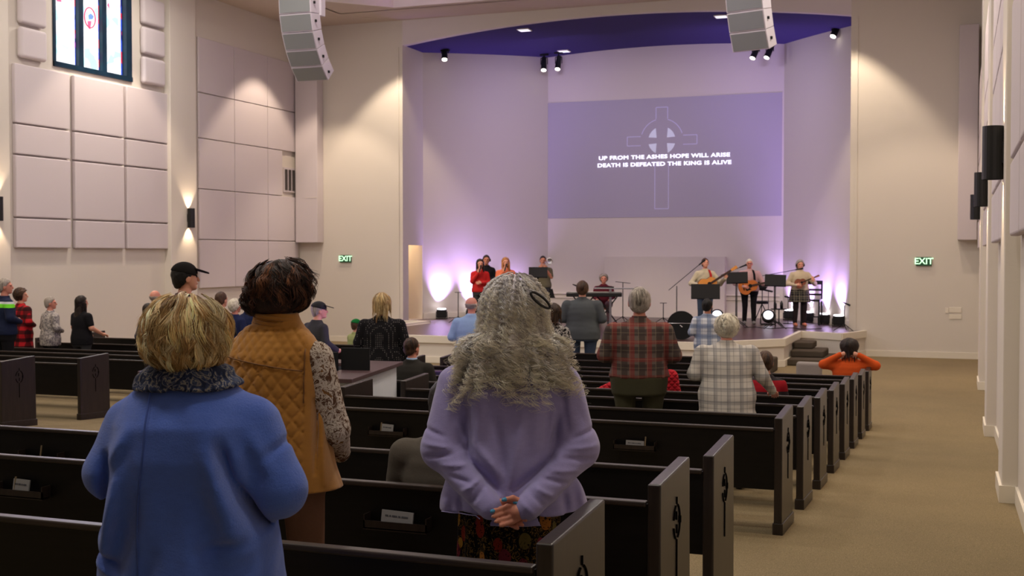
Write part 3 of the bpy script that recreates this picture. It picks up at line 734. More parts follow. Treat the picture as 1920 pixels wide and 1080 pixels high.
def snet(f, lo, hi, h):
    lo = np.array(lo, float); hi = np.array(hi, float); n = np.maximum(3, np.ceil((hi - lo) / h).astype(int) + 1)
    gx, gy, gz = (lo[i] + h * np.arange(n[i]) for i in range(3))
    G = np.stack(np.meshgrid(gx, gy, gz, indexing='ij'), -1).reshape(-1, 3).astype(np.float32)
    V = np.empty(len(G), np.float32)
    for i in range(0, len(G), 400000): V[i:i + 400000] = f(G[i:i + 400000])
    V = V.reshape(n)
    V[0] = V[-1] = 1; V[:, 0] = V[:, -1] = 1; V[:, :, 0] = V[:, :, -1] = 1
    c = np.array(n) - 1
    S = V < 0
    cnt = np.zeros(c, np.float32); acc = np.zeros((*c, 3), np.float32)
    for ax in range(3):
        sl0 = [slice(None)] * 3; sl1 = [slice(None)] * 3; sl0[ax] = slice(0, -1); sl1[ax] = slice(1, None)
        a, b = V[tuple(sl0)], V[tuple(sl1)]; x = (a < 0) != (b < 0)
        t = np.where(x, a / np.where(x, a - b, 1), 0)
        o = [i for i in range(3) if i != ax]
        for da in (0, 1):
            for db in (0, 1):
                s = [slice(None)] * 3; s[o[0]] = slice(da, da + c[o[0]]); s[o[1]] = slice(db, db + c[o[1]])
                xm = x[tuple(s)]; tt = t[tuple(s)]
                cnt += xm
                p = np.zeros((*c, 3), np.float32); p[..., ax] = tt * xm; p[..., o[0]] = da * xm; p[..., o[1]] = db * xm; acc += p
    m = cnt > 0; idx = -np.ones(c, int); idx[m] = np.arange(m.sum())
    I = np.argwhere(m); verts = lo + h * (I + acc[m] / cnt[m][:, None])
    F = []
    for ax in range(3):
        sl0 = [slice(None)] * 3; sl1 = [slice(None)] * 3; sl0[ax] = slice(0, -1); sl1[ax] = slice(1, None)
        a, b = S[tuple(sl0)], S[tuple(sl1)]; x = np.argwhere(a != b); o = [i for i in range(3) if i != ax]
        x = x[(x[:, o[0]] > 0) & (x[:, o[1]] > 0) & (x[:, o[0]] < c[o[0]]) & (x[:, o[1]] < c[o[1]])]
        if len(x) == 0: continue
        e0 = np.zeros(3, int); e0[o[0]] = 1; e1 = np.zeros(3, int); e1[o[1]] = 1
        q = [idx[tuple((x - d).T)] for d in (e0 + e1, e1, 0 * e0, e0)]
        Q = np.stack(q, 1); inside = a[tuple(x.T)]
        flip = inside if ax != 1 else ~inside
        Q[~flip] = Q[~flip][:, ::-1]; F.append(Q)
    F = np.concatenate(F) if F else np.zeros((0, 4), int)
    F = F[(F >= 0).all(1)]
    return verts, F
def smooth_mesh(V, F, it=1):
    for _ in range(it):
        s = np.zeros_like(V); n = np.zeros(len(V))
        for i in range(4):
            j = (i + 1) % 4
            np.add.at(s, F[:, i], V[F[:, j]]); np.add.at(n, F[:, i], 1)
            np.add.at(s, F[:, j], V[F[:, i]]); np.add.at(n, F[:, j], 1)
        V = V * .4 + .6 * s / np.maximum(n, 1)[:, None]
    return V
def join(parts):
    Vs, Fs, o = [], [], 0
    for V, F in parts:
        Vs.append(V); Fs.append(F + o); o += len(V)
    return np.concatenate(Vs), np.concatenate(Fs)
def implicit(name, f, lo, hi, h, mat, parent, it=1):
    V, F = snet(f, lo, hi, h); V = smooth_mesh(V, F, it)
    return quads(name, V, F, mat, parent)
rng = np.random.RandomState(7)
def vnoise(P, s, seed=0):
    """cheap smooth noise: sum of rotated sines"""
    r = np.random.RandomState(seed); o = np.zeros(len(P), np.float32)
    for i in range(5):
        d = r.normal(size=3); d /= np.linalg.norm(d); o += np.sin((P @ d.astype(np.float32)) * s * (.7 + .25 * i) + r.rand() * 6.28)
    return o / 5
# ---------- hand ----------
def hand_sdf(wrist, d, n, side, curl=.5, s=1.):
    """d finger direction, n palm normal, side +1 thumb at cross(d, n)"""
    w = np.array(wrist, float); d = np.array(d, float); d /= np.linalg.norm(d); n = np.array(n, float); n -= d * (n @ d); n /= np.linalg.norm(n)
    t = np.cross(d, n) * side
    segs = [(w, w + d * .045 * s, .026 * s, .03 * s)]
    for i, (off, L) in enumerate(((.03, .070), (.011, .078), (-.010, .073), (-.029, .058))):
        b = w + d * .075 * s + t * off * s; segs.append((w + d * .03 * s + t * off * .7 * s, b, .014 * s, .0115 * s))
        a = curl * .9; p = b; u = d * math.cos(a * .6) + n * math.sin(a * .6)
        q = p + u * L * .45 * s; segs.append((p, q, .0098 * s, .0088 * s)); u2 = d * math.cos(a * 1.6) + n * math.sin(a * 1.6)
        r_ = q + u2 * L * .33 * s; segs.append((q, r_, .0088 * s, .008 * s)); u3 = d * math.cos(a * 2.3) + n * math.sin(a * 2.3)
        segs.append((r_, r_ + u3 * L * .25 * s, .008 * s, .0068 * s))
    b = w + d * .02 * s + t * .028 * s; q = b + (d * .6 + t * .6 + n * .35) * .042 * s; segs.append((b, q, .014 * s, .0105 * s)); segs.append((q, q + (d * .85 + t * .1 + n * .4) * .034 * s, .0105 * s, .008 * s))
    def f(P): return ubend([seg(P, a, b, ra, rb) for a, b, ra, rb in segs], .006)
    f.tips = [(segs[4 * i + 4][1], segs[4 * i + 4][1] - segs[4 * i + 4][0]) for i in range(4)] + [(segs[-1][1], segs[-1][1] - segs[-1][0])]
    pts = np.array([x for g in segs for x in g[:2]])
    return f, pts.min(0) - .03, pts.max(0) + .03
# ---------- hair strands ----------
def strands(name, paths, width, mat, parent, cols):
    """paths (n, k, 3) -> thin three-sided tubes"""
    P = np.asarray(paths, np.float32); n, k, _ = P.shape
    T = np.gradient(P, axis=1); T /= np.linalg.norm(T, axis=2, keepdims=True) + 1e-9
    up = np.broadcast_to(A(.3, .5, .81), T.shape); U = np.cross(T, up); U /= np.linalg.norm(U, axis=2, keepdims=True) + 1e-9; W = np.cross(T, U)
    tp = (1 - np.linspace(0, 1, k) ** 3 * .8)[None, :, None] * np.asarray(width).reshape(-1, 1, 1)
    rings = [P + tp * (math.cos(a) * U + math.sin(a) * W) for a in (0, 2.094, 4.189)]
    V = np.stack(rings, 2).reshape(-1, 3)
    base = np.arange(n)[:, None] * k * 3 + np.arange(k - 1)[None, :] * 3
    F = np.concatenate([np.stack([base + j, base + (j + 1) % 3, base + 3 + (j + 1) % 3, base + 3 + j], -1).reshape(-1, 4) for j in range(3)])
    C = np.repeat(np.asarray(cols, np.float32), 3, axis=1) if np.asarray(cols).ndim == 3 else np.repeat(np.asarray(cols, np.float32)[:, None, :], k * 3, axis=1)
    C = C.reshape(-1, 3); C = np.concatenate([C, np.ones((len(C), 1), np.float32)], 1)
    return quads(name, V, F, mat, parent, True, C)
def hair_mat():
    t = NT('hair_strands', .42, 0, .45); a = t.add('ShaderNodeAttribute', attribute_name='tint'); t.base(a.outputs['Color']); return t.m
M['strand'] = hair_mat()
def lin(*c): return np.array(srgb(*c)[:3])
def cap_hair(parent, c, r, n, drop, cols, curl=0., seed=1, fr=18, width=.0016, k=16, spread=0., lift=.012, face=None, flip=0., name='hair', clump=9, tight=.04, tonev=.76, ends=None, swirl=.35):
    """strands from the crown flowing over the ellipsoid c,r then falling to `drop` below its centre; face: skip azimuths facing forward below the hairline"""
    g = np.random.RandomState(seed); c = np.array(c, float); r = np.array(r, float)
    nc = max(1, n // clump); own = g.randint(0, nc, n)
    jit = lambda a, s_: a[own] + s_ * g.normal(size=n)
    th0 = np.clip(jit(np.arccos(1 - g.rand(nc) * 1.25), tight), .02, 1.9); ph = jit(g.rand(nc) * 2 * PI, tight * 1.1); out = np.zeros((n, k, 3)); ok = np.ones(n, bool)
    ln = np.clip(jit(.75 + .5 * g.rand(nc), .04), .5, 1.5); sw = jit((g.rand(nc) - .5) * 2 * swirl, .03); L0 = .02 + np.clip(jit(lift * g.rand(nc), lift * .08), 0, 9); f1 = jit(g.rand(nc) * 6.28, .2)
    tone = 1 - tonev / 2 + tonev * g.rand(nc)[own]
    for j in range(k):
        t = j / (k - 1)
        th = th0 + t * ln * 1.15; p = ph + sw * t
        over = np.clip(th - PI * .56, 0, None); thc = np.minimum(th, PI * .56)
        rad = 1 + L0 * (1 + t)
        x = np.sin(thc) * np.cos(p) * r[0] * rad; y = np.sin(thc) * np.sin(p) * r[1] * rad; z = np.cos(thc) * r[2] * rad
        fall = over * drop
        x = x * (1 + spread * over) ; y = y * (1 + spread * over * .6); z = z - fall
        if not drop:
            x = np.sin(th) * np.cos(p) * r[0] * rad; y = np.sin(th) * np.sin(p) * r[1] * rad; z = np.cos(th) * r[2] * rad
        if flip:
            x += flip * t * t * np.sign(x) * np.clip(np.abs(x) / r[0], 0, 1); z += flip * .3 * t * t
        if curl:
            am = curl * (.35 + t) * (.6 + .8 * ((f1 * 7) % 1)); x += am * np.cos(f1 + t * fr * ln); y += am * np.sin(f1 + t * fr * ln) * .8; z += am * .6 * np.sin(f1 * 2 + t * fr * .8 * ln)
        out[:, j] = np.stack([x, y, z], 1) + c
    if face is not None:      # keep only strands whose tip stays behind/above the hairline
        tip = out[:, -1]; mid = out[:, k // 2]
        ok = (tip[:, 1] < c[1] + face) | (tip[:, 2] > c[2] + r[2] * .45)
        ok &= (mid[:, 1] < c[1] + face + .03) | (mid[:, 2] > c[2] + r[2] * .4)
    out = out[ok]; m = len(out)
    ci = g.randint(0, len(cols), m); ci = (own[ok] * 7 + (g.rand(m) < .25) * ci) % len(cols); C = np.array(cols)[ci] * tone[ok][:, None] * (.85 + .3 * g.rand(m, 1))
    if ends is not None:
        tt = np.linspace(0, 1, k)[None, :, None] ** 1.3; C = C[:, None, :] * (1 - tt) + (np.array(ends)[None, None, :] * (.7 + .6 * g.rand(m, 1, 1))) * tt
    return strands(name, out, width * (.7 + .6 * g.rand(m)), M['strand'], parent, np.clip(C, 0, 1))
# ---------- skin, cloth ----------
def skin(name, c):
    t = NT(name, .5, 0, .4); t.b.inputs['Subsurface Weight'].default_value = .08; t.b.inputs['Subsurface Radius'].default_value = (.02, .008, .005)
    t.base(t.mix(t.noise(14, 4), c, tuple(min(1, v * f) for v, f in zip(c[:3], (1.0, .8, .76))) + (1,))); t.bump(t.noise(160, 3), .15, .002); return t.m
SK = {'fair': skin('fair_skin', srgb(214, 160, 134)), 'mid': skin('tan_skin', srgb(190, 132, 104)), 'pink': skin('pink_skin', srgb(208, 146, 124)), 'dark': skin('brown_skin', srgb(120, 76, 56))}
def cloth(name, c, bumpy=.3, scale=180, rough=.92, var=.15): return plain(name, c, rough, 0, bumpy, scale, .15, var)
def hairm(name, c1, c2):
    t = NT(name, .5, 0, .3); n = t.noise(5, 5, .7, vec=t.mapping((9, 9, 1.6)), dist=.8); t.base(t.ramp(n, [(.35, c1), (.65, c2)])); t.bump(n, .8, .01); return t.m
EYE = plain('dark_eye', srgb(30, 22, 18), .2); LIP = plain('lips', srgb(160, 84, 80), .5); SHOE = plain('dark_shoe_leather', srgb(34, 28, 26), .5)
HAIRM = {}
def hm(key):
    T = {'brown': ((52, 36, 26), (92, 64, 44)), 'dark': ((24, 17, 14), (50, 36, 28)), 'black': ((12, 10, 10), (28, 24, 22)), 'grey': ((120, 112, 104), (176, 166, 154)), 'white': ((190, 180, 160), (228, 220, 200)), 'blond': ((150, 118, 74), (214, 184, 130)), 'ginger': ((150, 92, 50), (206, 148, 88)), 'bald': ((140, 128, 118), (170, 158, 146))}
    if key not in HAIRM: a, b = T[key]; HAIRM[key] = hairm(key + '_hair', srgb(*a), srgb(*b))
    return HAIRM[key]
def hcols(key):
    T = {'brown': [(60, 42, 30), (96, 68, 46), (44, 30, 22)], 'dark': [(30, 21, 17), (52, 36, 27), (24, 16, 13)], 'black': [(14, 12, 11), (30, 25, 22)], 'grey': [(128, 120, 110), (170, 162, 150), (96, 88, 80)], 'white': [(222, 214, 196), (196, 188, 170), (236, 230, 214)], 'blond': [(206, 176, 120), (160, 126, 80), (224, 200, 150)], 'ginger': [(196, 138, 80), (220, 168, 104)]}
    return [lin(*c) for c in T[key]]
ARMS = {
 'down': ((.235, -.01, 1.12), (.25, .05, .88), (.02, .25, -1), (-1, 0, 0)),
 'front': ((.245, -.01, 1.12), (.09, .20, 1.05), (-1, .25, .0), (0, -1, 0)),
 'rail': ((.24, .02, 1.12), (.22, .27, 1.0), (0, 1, -.25), (0, 0, -1)),
 'mic': ((.20, .05, 1.14), (.07, .19, 1.36), (-.35, .1, 1), (0, -1, 0)),
 'belly': ((.22, .02, 1.10), (.0, .21, 1.10), (-1, .05, 0), (0, -1, 0)),
 'strum': ((.26, -.03, 1.14), (.14, .20, 1.04), (-.8, .1, -.45), (0, -1, 0)),
 'fret': ((.27, .04, 1.16), (.30, .24, 1.24), (-.3, -.1, 1), (0, -1, 0)),
 'lap': ((.22, .04, 1.10), (.14, .27, .96), (-.5, 1, -.3), (0, 0, -1)),
 'keys': ((.22, .06, 1.12), (.17, .32, 1.06), (0, 1, -.2), (0, 0, -1)),
 'spread': ((.31, -.02, 1.33), (.12, -.09, 1.49), (-1, .0, .15), (0, 1, 0)),
 'wide': ((.34, .0, 1.22), (.52, -.03, 1.17), (1, 0, -.1), (0, 0, -1)),
}
def person(X, Y, H, label, floor=None, rz=20, w=1., arms=('down', 'down'), sit=False, lean=0., skin_='fair', top=None, sleeve=1., hem=.86, bottom=None, skirt=None, hair=('short', 'brown'), h=.014, turn=0., tilt=0., group=None, belly=0., collar=None, legs=True, headw=1., neck_cut=1.45, hat=None, folds=.004, extra=None, fine=False, nails=None, curl=.45, shx=1., topname='shirt', group_=None, lowname='trousers'):
    if floor is None: floor = floor_z(Y)
    u = H / 1.7; e = empty('person', (X, Y, floor), R(rz), label, 'person', group)
    if sit: u = H / 1.28
    dz = -.42 if sit else 0
    def T(p, up=True):
        x, y, z = p
        if up: y = y + lean * (z - .95) * 1.0; z = z + dz - abs(lean) * max(0, z - .95) * .25
        return (x * u, y * u, z * u)
    sk = SK[skin_]; ww = w
    hx = .095 * ww
    hip = [(s * hx, 0, .90) for s in (-1, 1)]
    if sit: knee = [(s * .13, .43, .50) for s in (-1, 1)]; ank = [(s * .13, .42, .10) for s in (-1, 1)]; hip = [(s * hx, .02, .50) for s in (-1, 1)]
    else: knee = [(s * .11, .02, .49) for s in (-1, 1)]; ank = [(s * .12, -.01, .09) for s in (-1, 1)]
    q = lambda P: tuple(v * u for v in P)
    tor = [(.78, .165, .12), (.93, .178, .125), (1.08, .155, .115), (1.22, .168, .12), (1.30, .160, .108), (1.36, .125, .088), (1.405, .08, .066), (1.43, .062, .06), (1.47, .058, .058)]
    def torso_tab(g=0., zmin=.78):
        t = []
        for z, a, b in tor:
            if z < zmin - .08: continue
            bb = b + belly * math.exp(-((z - 1.05) / .16) ** 2)
            wf = ww if z < 1.40 else 1
            p = T((0, belly * .35 * math.exp(-((z - 1.05) / .16) ** 2), z)); t.append((p[2], p[0], p[1], (a * wf + g) * u, (bb * (.5 + .5 * wf) + g) * u))
        return t
    sh = [T((s * .163 * ww * shx, 0, 1.325)) for s in (-1, 1)]
    AJ = []
    for i, s in enumerate((-1, 1)):
        a = arms[i]; sf = ww - 1 if isinstance(a, str) else 0; a = ARMS[a] if isinstance(a, str) else a
        el = T((s * (a[0][0] + .165 * sf), a[0][1], a[0][2])); wr = T((s * a[1][0] if a[1][0] < .2 else s * (a[1][0] + .1 * sf), a[1][1], a[1][2]))
        AJ.append((sh[i], el, wr, (s * a[2][0], a[2][1], a[2][2]), (s * a[3][0], a[3][1], a[3][2]), s))
    armr = (.052 * ww, .043 * (.6 + .4 * ww), .028)
    hc = T((0, .015, 1.585)); nb = T((0, 0, 1.42))
    def armset(P, g):
        out = []
        for (a, b, c, _, _, _) in AJ:
            out += [smin(seg(P, a, b, armr[0] * u + g, armr[1] * u + g), seg(P, b, c, armr[1] * u + g, armr[2] * u + g), .02)]
        return out
    # --- head ---
    Rh = Matrix.Rotation(R(turn), 3, 'Z') @ Matrix.Rotation(R(tilt), 3, 'X'); Rn = np.array(Rh, np.float32)
    hcn = np.array(hc, np.float32)
    def toh(P): return (P - hcn) @ Rn / u      # into head space
    def headf(P):
        Q = toh(P)
        d = ell(Q, (0, -.012, .018), (.076 * headw, .094, .095))
        d = smin(d, ell(Q, (0, .022, -.045), (.056 * headw, .066, .072)), .03)
        d = smin(d, seg(Q, (0, .098, .0), (0, .108, -.026), .008, .011), .012)
        d = smin(d, ell(Q, (0, .07, -.088), (.024, .022, .018)), .02)
        d = smin(d, seg(Q, (-.02, .088, -.052), (.02, .088, -.052), .007, .007), .008)
        for s in (-1, 1):
            d = smin(d, ell(Q, (s * .08 * headw, -.005, -.012), (.009, .019, .031)), .006)
            d = smin(d, seg(Q, (s * .015, .087, .026), (s * .045, .076, .026), .008, .008), .012)
            d = np.maximum(d, -ell(Q, (s * .031, .098, .006), (.015, .012, .009)))
        return d * u
    def bodyc(P):
        d = loft(P, torso_tab(-.008))
        for x in sh: d = smin(d, seg(P, T((0, 0, 1.40)), x, .045 * u, .048 * u), .03)
        d = smin(d, seg(P, nb, T((0, .0, 1.53)), .052 * u, .050 * u), .02)
        for x in armset(P, 0): d = smin(d, x, .025)
        for i in (0, 1):
            d = smin(d, smin(seg(P, q(hip[i]), q(knee[i]), .075 * u * (.4 + .6 * ww), .052 * u), seg(P, q(knee[i]), q(ank[i]), .055 * u, .036 * u), .02), .03)
            a = q(ank[i]); d = smin(d, seg(P, (a[0], a[1] - .02, .035), (a[0], a[1] + .13 * u, .03), .032, .026), .02)
        return smin(d, headf(P), .012)
    xm = max(.3 * ww, .34) * u; allp = [np.array(v) for t in AJ for v in t[:3]]
    x0 = min(-xm, min(p[0] for p in allp) - .1); x1 = max(xm, max(p[0] for p in allp) + .1)
    y0 = min(-.22, -.2 * u * ww - abs(belly), min(p[1] for p in allp) - .1, hc[1] - .2); y1 = max(.26 * u + belly, max(p[1] for p in allp) + .1, hc[1] + .2, (.6 if sit else 0))
    parts = []; tips = []
    Vb, Fb = snet(bodyc, (x0, y0, -.03), (x1, y1, hc[2] + .17 * u), h); parts.append((smooth_mesh(Vb, Fb, 1), Fb))
    for (a, b, c, dd, nn, s) in AJ:
        f, lo, hi = hand_sdf(c, dd, nn, s, curl, u * .98); parts.append(snet(f, lo, hi, .0055 if h > .012 else .0035)); tips += f.tips
    for k_, (lo_, hi_) in enumerate((((hc[0] - .12 * u), (hc[0] + .12 * u)),)):
        Vh, Fh = snet(lambda P: headf(P) - .0015, (hc[0] - .13 * u, hc[1] - .15 * u, hc[2] - .15 * u), (hc[0] + .13 * u, hc[1] + .16 * u, hc[2] + .15 * u), .008 if h > .012 else .006); parts.append((Vh, Fh))
    V, F = join(parts); quads('body', V, F, sk, e)
    if nails:
        for (tp, td) in [tips[i_] for i_ in nails[1]]:
            td = td / np.linalg.norm(td); c0 = tp + td * .0035
            fn = lambda P, c0=c0, td=td: seg(P, c0 - td * .004, c0 + td * .0045, .0078, .0066)
            implicit('fingernail', fn, c0 - .018, c0 + .018, .002, nails[0], e, 0)
    def hp(p): v = Rh @ Vector(p) * u; return (hc[0] + v.x, hc[1] + v.y, hc[2] + v.z)
    for s in (-1, 1):
        m = MB(); m.lathe([(.0001, -.008 * u), (.009 * u, -.004 * u), (.009 * u, .003 * u), (.0001, .006 * u)], 8, hp((s * .031, .082, .006))); m.build('eye', EYE, e, True)
    m = MB(); m.tube([hp((-.018, .094, -.053)), hp((0, .098, -.054)), hp((.018, .094, -.053))], .0045 * u, 6); m.build('mouth', LIP, e, True)
    # --- shirt ---
    if top is not None:
        hz = (hem + dz) * u
        def shirtf(P):
            t = [(r_[0], r_[1], r_[2], r_[3] + .016 * u * max(0, min(1, (1.15 - r_[0] / u + dz) / .25)), r_[4] + .02 * u * max(0, min(1, (1.15 - r_[0] / u + dz) / .25))) for r_ in torso_tab(.016, hem)]
            if hem < .78: t = [((hem + dz - .02) * u, 0, t[0][2], t[0][3] * 1.12, t[0][4] * 1.12)] + t
            d = loft(P, t)
            for x in sh: d = smin(d, seg(P, T((0, 0, 1.392)), x, .055 * u, .062 * u), .04)
            nz = T((0, 0, neck_cut))[2]; d = np.maximum(d, P[:, 2] - nz)
            n_ = folds * vnoise(P * A(1, 1, .45), 26 / u, 3) + folds * .6 * vnoise(P, 60 / u, 5)
            d = d + n_
            for (a, b, c, _, _, _) in AJ:
                a_, b_, c_ = (np.array(v) for v in (a, b, c)); g = .014 * u
                if sleeve >= .99:
                    wr_ = c_ + (b_ - c_) * .05
                    x = smin(seg(P, a_, b_, armr[0] * u + g, armr[1] * u + g * 1.1), seg(P, b_, wr_, armr[1] * u + g * 1.1, armr[2] * u + g), .025)
                else: x = seg(P, a_, a_ + (b_ - a_) * sleeve * 1.4, armr[0] * u + g, armr[1] * u + g * 1.3)
                d = smin(d, x + n_ * .7, .02)
            d = np.maximum(d, hz - P[:, 2])
            return d
        implicit(topname, shirtf, (x0, y0, hz - .03), (x1, y1, max(T((0, 0, 1.50))[2], max(p[2] for p in allp)) + .06), h, top, e, 1)
        if collar is not None:
            m = MB(); c0 = T((0, -.002, neck_cut - .015)); r0 = .066 * u
            m.lathe([(r0 * 1.05, -.02 * u), (r0 * 1.12, -.01 * u), (r0 * .97, .028 * u), (r0 * .9, .028 * u), (r0 * .9, -.02 * u)], 20, c0); m.build('collar', collar, e, True)
    # --- trousers / skirt ---
    if bottom is not None:
        def pantf(P):
            t0 = [(z, a, b) for z, a, b in tor if z < 1.0]
            if sit: d = seg(P, q(hip[0]), q(hip[1]), .115 * u * ww, .115 * u * ww)
            else: d = loft(P, [(z * u, 0, 0, (a * ww + .014) * u, (b * (.5 + .5 * ww) + belly * .6 + .02) * u) for z, a, b in [(.78, .165, .12), (.93, .178, .128), (1.0, .170, .125), (1.04, .16, .12)]])
            for i in (0, 1):
                d = smin(d, smin(seg(P, q(hip[i]), q(knee[i]), .092 * u * (.4 + .6 * ww), .072 * u), seg(P, q(knee[i]), (q(ank[i])[0], q(ank[i])[1], q(ank[i])[2] + .0), .072 * u, .056 * u), .02), .02)
            d = d + .004 * vnoise(P * A(1, 1, .5), 28, 9)
            if not sit: d = np.maximum(d, P[:, 2] - (max(hem, .80) + .05) * u)
            return np.maximum(d, .06 * u - P[:, 2])
        implicit(lowname, pantf, (-.28 * ww * u - .05, -.26 * u, 0.0), (.28 * ww * u + .05, (.62 if sit else .25) * u, 1.05 * u), h * 1.1, bottom, e, 1)
    if skirt is not None:
        z0, m_ = skirt
        def skf(P):
            d = loft(P, [(z0 * u, 0, 0, (.21 * ww + .03) * u, .19 * u), (.80 * u, 0, 0, (.18 * ww + .045) * u, .175 * u), (.97 * u, 0, 0, (.165 * ww + .035) * u, .16 * u)])
            return d + .008 * np.sin(np.arctan2(P[:, 1], P[:, 0]) * 13) * np.clip((.95 * u - P[:, 2]) * 3, 0, 1)
        implicit('skirt', skf, (-.3 * ww * u, -.26 * u, z0 * u - .02), (.3 * ww * u, .26 * u, 1.05 * u), h, m_, e, 1)
    for i in (0, 1):
        a = q(ank[i]); f = lambda P, a=a: np.maximum(ubend([seg(P, (a[0], a[1] - .025, .045), (a[0], a[1] + .15 * u, .035), .046, .036), seg(P, (a[0], a[1], .05), (a[0], a[1], .10), .045, .042)], .02), .004 - P[:, 2])
        implicit('shoe', f, (a[0] - .07, a[1] - .1, -.01), (a[0] + .07, a[1] + .22 * u, .16), .013, SHOE if extra is None or 'shoe' not in extra else extra['shoe'], e, 0)
    # --- hair ---
    kind, colr = hair[:2]
    if kind != 'none':
        hl = {'short': -.03, 'bald': -.0, 'bob': -.13, 'long': -.36, 'curly': -.06, 'fluffy': -.05}.get(kind, -.03)
        def hairf(P):
            Q = toh(P); rr = {'short': (.088, .106, .108), 'bald': (.084, .1, .095), 'bob': (.108, .118, .118), 'long': (.094, .110, .112), 'curly': (.108, .125, .122), 'fluffy': (.112, .122, .12)}[kind]
            d = ell(Q, (0, -.018, .022), (rr[0] * headw, rr[1], rr[2]))
            if kind == 'bob': d = smin(d, loft(Q, [(-.13, 0, -.03, .085, .075), (-.06, 0, -.02, .108, .095), (.03, 0, -.015, .105, .11)]), .03)
            if kind == 'long': d = smin(d, loft(Q, [(-.38, 0, -.085, .06, .035), (-.28, 0, -.095, .105, .05), (-.12, 0, -.07, .10, .065), (.03, 0, -.02, .09, .1)]), .03)
            if kind in ('short', 'curly', 'fluffy'): d = smin(d, ell(Q, (0, -.05, -.045), (.07 * headw, .055, .06)), .03)
            cut = Q[:, 1] * .9 + (.06 - Q[:, 2]) * .75 - .055        # face opening plane
            if kind == 'long':
                for s in (-1, 1): d = smin(d, seg(Q, (s * .082, .02, .0), (s * .085, .035, -.20), .028, .022), .02)
                cut = np.where(Q[:, 2] < .0, np.where(np.abs(Q[:, 0]) > .058, Q[:, 1] - .09, Q[:, 1] - .01), cut)
            if kind == 'bald': cut = np.maximum(Q[:, 1] - .01, np.abs(Q[:, 2] + .03) - .05)
            d = np.maximum(d, cut) 
            if kind in ('short', 'curly', 'fluffy'): d = np.maximum(d, -.105 - Q[:, 2])
            a = {'curly': .008, 'fluffy': .007}.get(kind, .0035)
            return (d + a * vnoise(Q, 75, 11) + a * .5 * vnoise(Q, 160, 12)) * u
        implicit('hair', hairf, (hc[0] - .17 * u, hc[1] - .2 * u, hc[2] - (.42 if kind == 'long' else .2) * u), (hc[0] + .17 * u, hc[1] + .17 * u, hc[2] + .18 * u), h * .7, hm(colr if kind != 'bald' else colr), e, 0)
        if fine and kind in ('short', 'curly', 'fluffy', 'bob', 'long'):
            g = {'short': (900, 0, 0., .0), 'curly': (1400, .008, 0., .01), 'fluffy': (1500, .006, 0., .006), 'bob': (1400, .0, .16, .004), 'long': (1700, .002, .33, .0)}[kind]
            rr = {'short': (.086, .104, .106), 'curly': (.104, .12, .118), 'fluffy': (.11, .12, .118), 'bob': (.108, .118, .116), 'long': (.098, .115, .112)}[kind]
            cap_hair(e, hp((0, -.018, .022)), tuple(v * u for v in rr), g[0], g[2] * u, hcols(colr), curl=g[1], width=.0019, k=11, face=-.0 if kind != 'short' else .01, name='hair_strands', flip=g[3], seed=int(abs(X * 100)) % 999)
    if hat:
        mt, brim = hat
        f = lambda P: np.maximum(ell(toh(P), (0, -.016, .035), (.094, .115, .098)), .028 - toh(P)[:, 2] - .25 * toh(P)[:, 1]) * u
        hh = implicit('cap' if brim else 'beanie', f, (hc[0] - .16, hc[1] - .18, hc[2] - .1), (hc[0] + .16, hc[1] + .18, hc[2] + .18), .008, mt, e, 1)
        if brim:
            fb = lambda P: np.maximum(np.abs(toh(P)[:, 2] - .062 + .3 * (toh(P)[:, 1] - .1)) - .006, ell(toh(P), (0, .10, .0), (.075, .10, .5))) * u
            implicit('cap_brim', fb, (hc[0] - .22, hc[1] - .22, hc[2] - .1), (hc[0] + .22, hc[1] + .24, hc[2] + .18), .006, mt, hh, 0)
    return e, dict(u=u, T=T, hp=hp, hc=hc, AJ=AJ, floor=floor)
# ================= CONGREGATION AND BAND =================
def at(px, Y): return X_at(px, Y), Y
denim = cloth('blue_denim', srgb(62, 74, 94)); khaki = cloth('olive_trousers', srgb(70, 68, 50)); blackc = cloth('black_cloth', srgb(26, 25, 28)); charcoal = cloth('charcoal_cloth', srgb(58, 58, 60))
navy = cloth('navy_cloth', srgb(36, 44, 78))
redplaid = plaid('red_grey_plaid_flannel', srgb(98, 86, 80), [(0, .15, .1, .38, srgb(62, 50, 46), .8), (2, .15, .3, .38, srgb(58, 48, 46), .75), (0, .15, .62, .3, srgb(124, 46, 42), .6), (2, .15, .78, .22, srgb(126, 44, 40), .5), (0, .075, .2, .05, srgb(160, 146, 120), .4), (2, .075, .3, .04, srgb(158, 144, 118), .4)])
greyplaid = plaid('grey_white_plaid_flannel', srgb(196, 190, 182), [(0, .11, .1, .3, srgb(140, 138, 138), .6), (2, .11, .3, .3, srgb(138, 136, 136), .6), (0, .055, .1, .07, srgb(98, 98, 102), .6), (2, .055, .2, .07, srgb(98, 98, 102), .6)])
blueplaid = plaid('blue_white_plaid_shirt', srgb(206, 208, 212), [(0, .17, .1, .42, srgb(112, 128, 156), .75), (2, .17, .3, .42, srgb(110, 126, 154), .75), (0, .085, .2, .08, srgb(60, 72, 100), .6), (2, .085, .2, .08, srgb(60, 72, 100), .6)])
buffalo = plaid('red_black_buffalo_plaid', srgb(176, 26, 34), [(0, .14, .1, .5, srgb(20, 14, 16), .72), (2, .14, .35, .5, srgb(20, 14, 16), .8)])
darkplaid = plaid('dark_plaid_skirt', srgb(40, 40, 42), [(0, .12, .1, .3, srgb(90, 86, 78), .6), (2, .12, .3, .3, srgb(90, 86, 78), .6), (0, .12, .6, .06, srgb(190, 180, 150), .7), (2, .12, .8, .06, srgb(190, 180, 150), .7)])
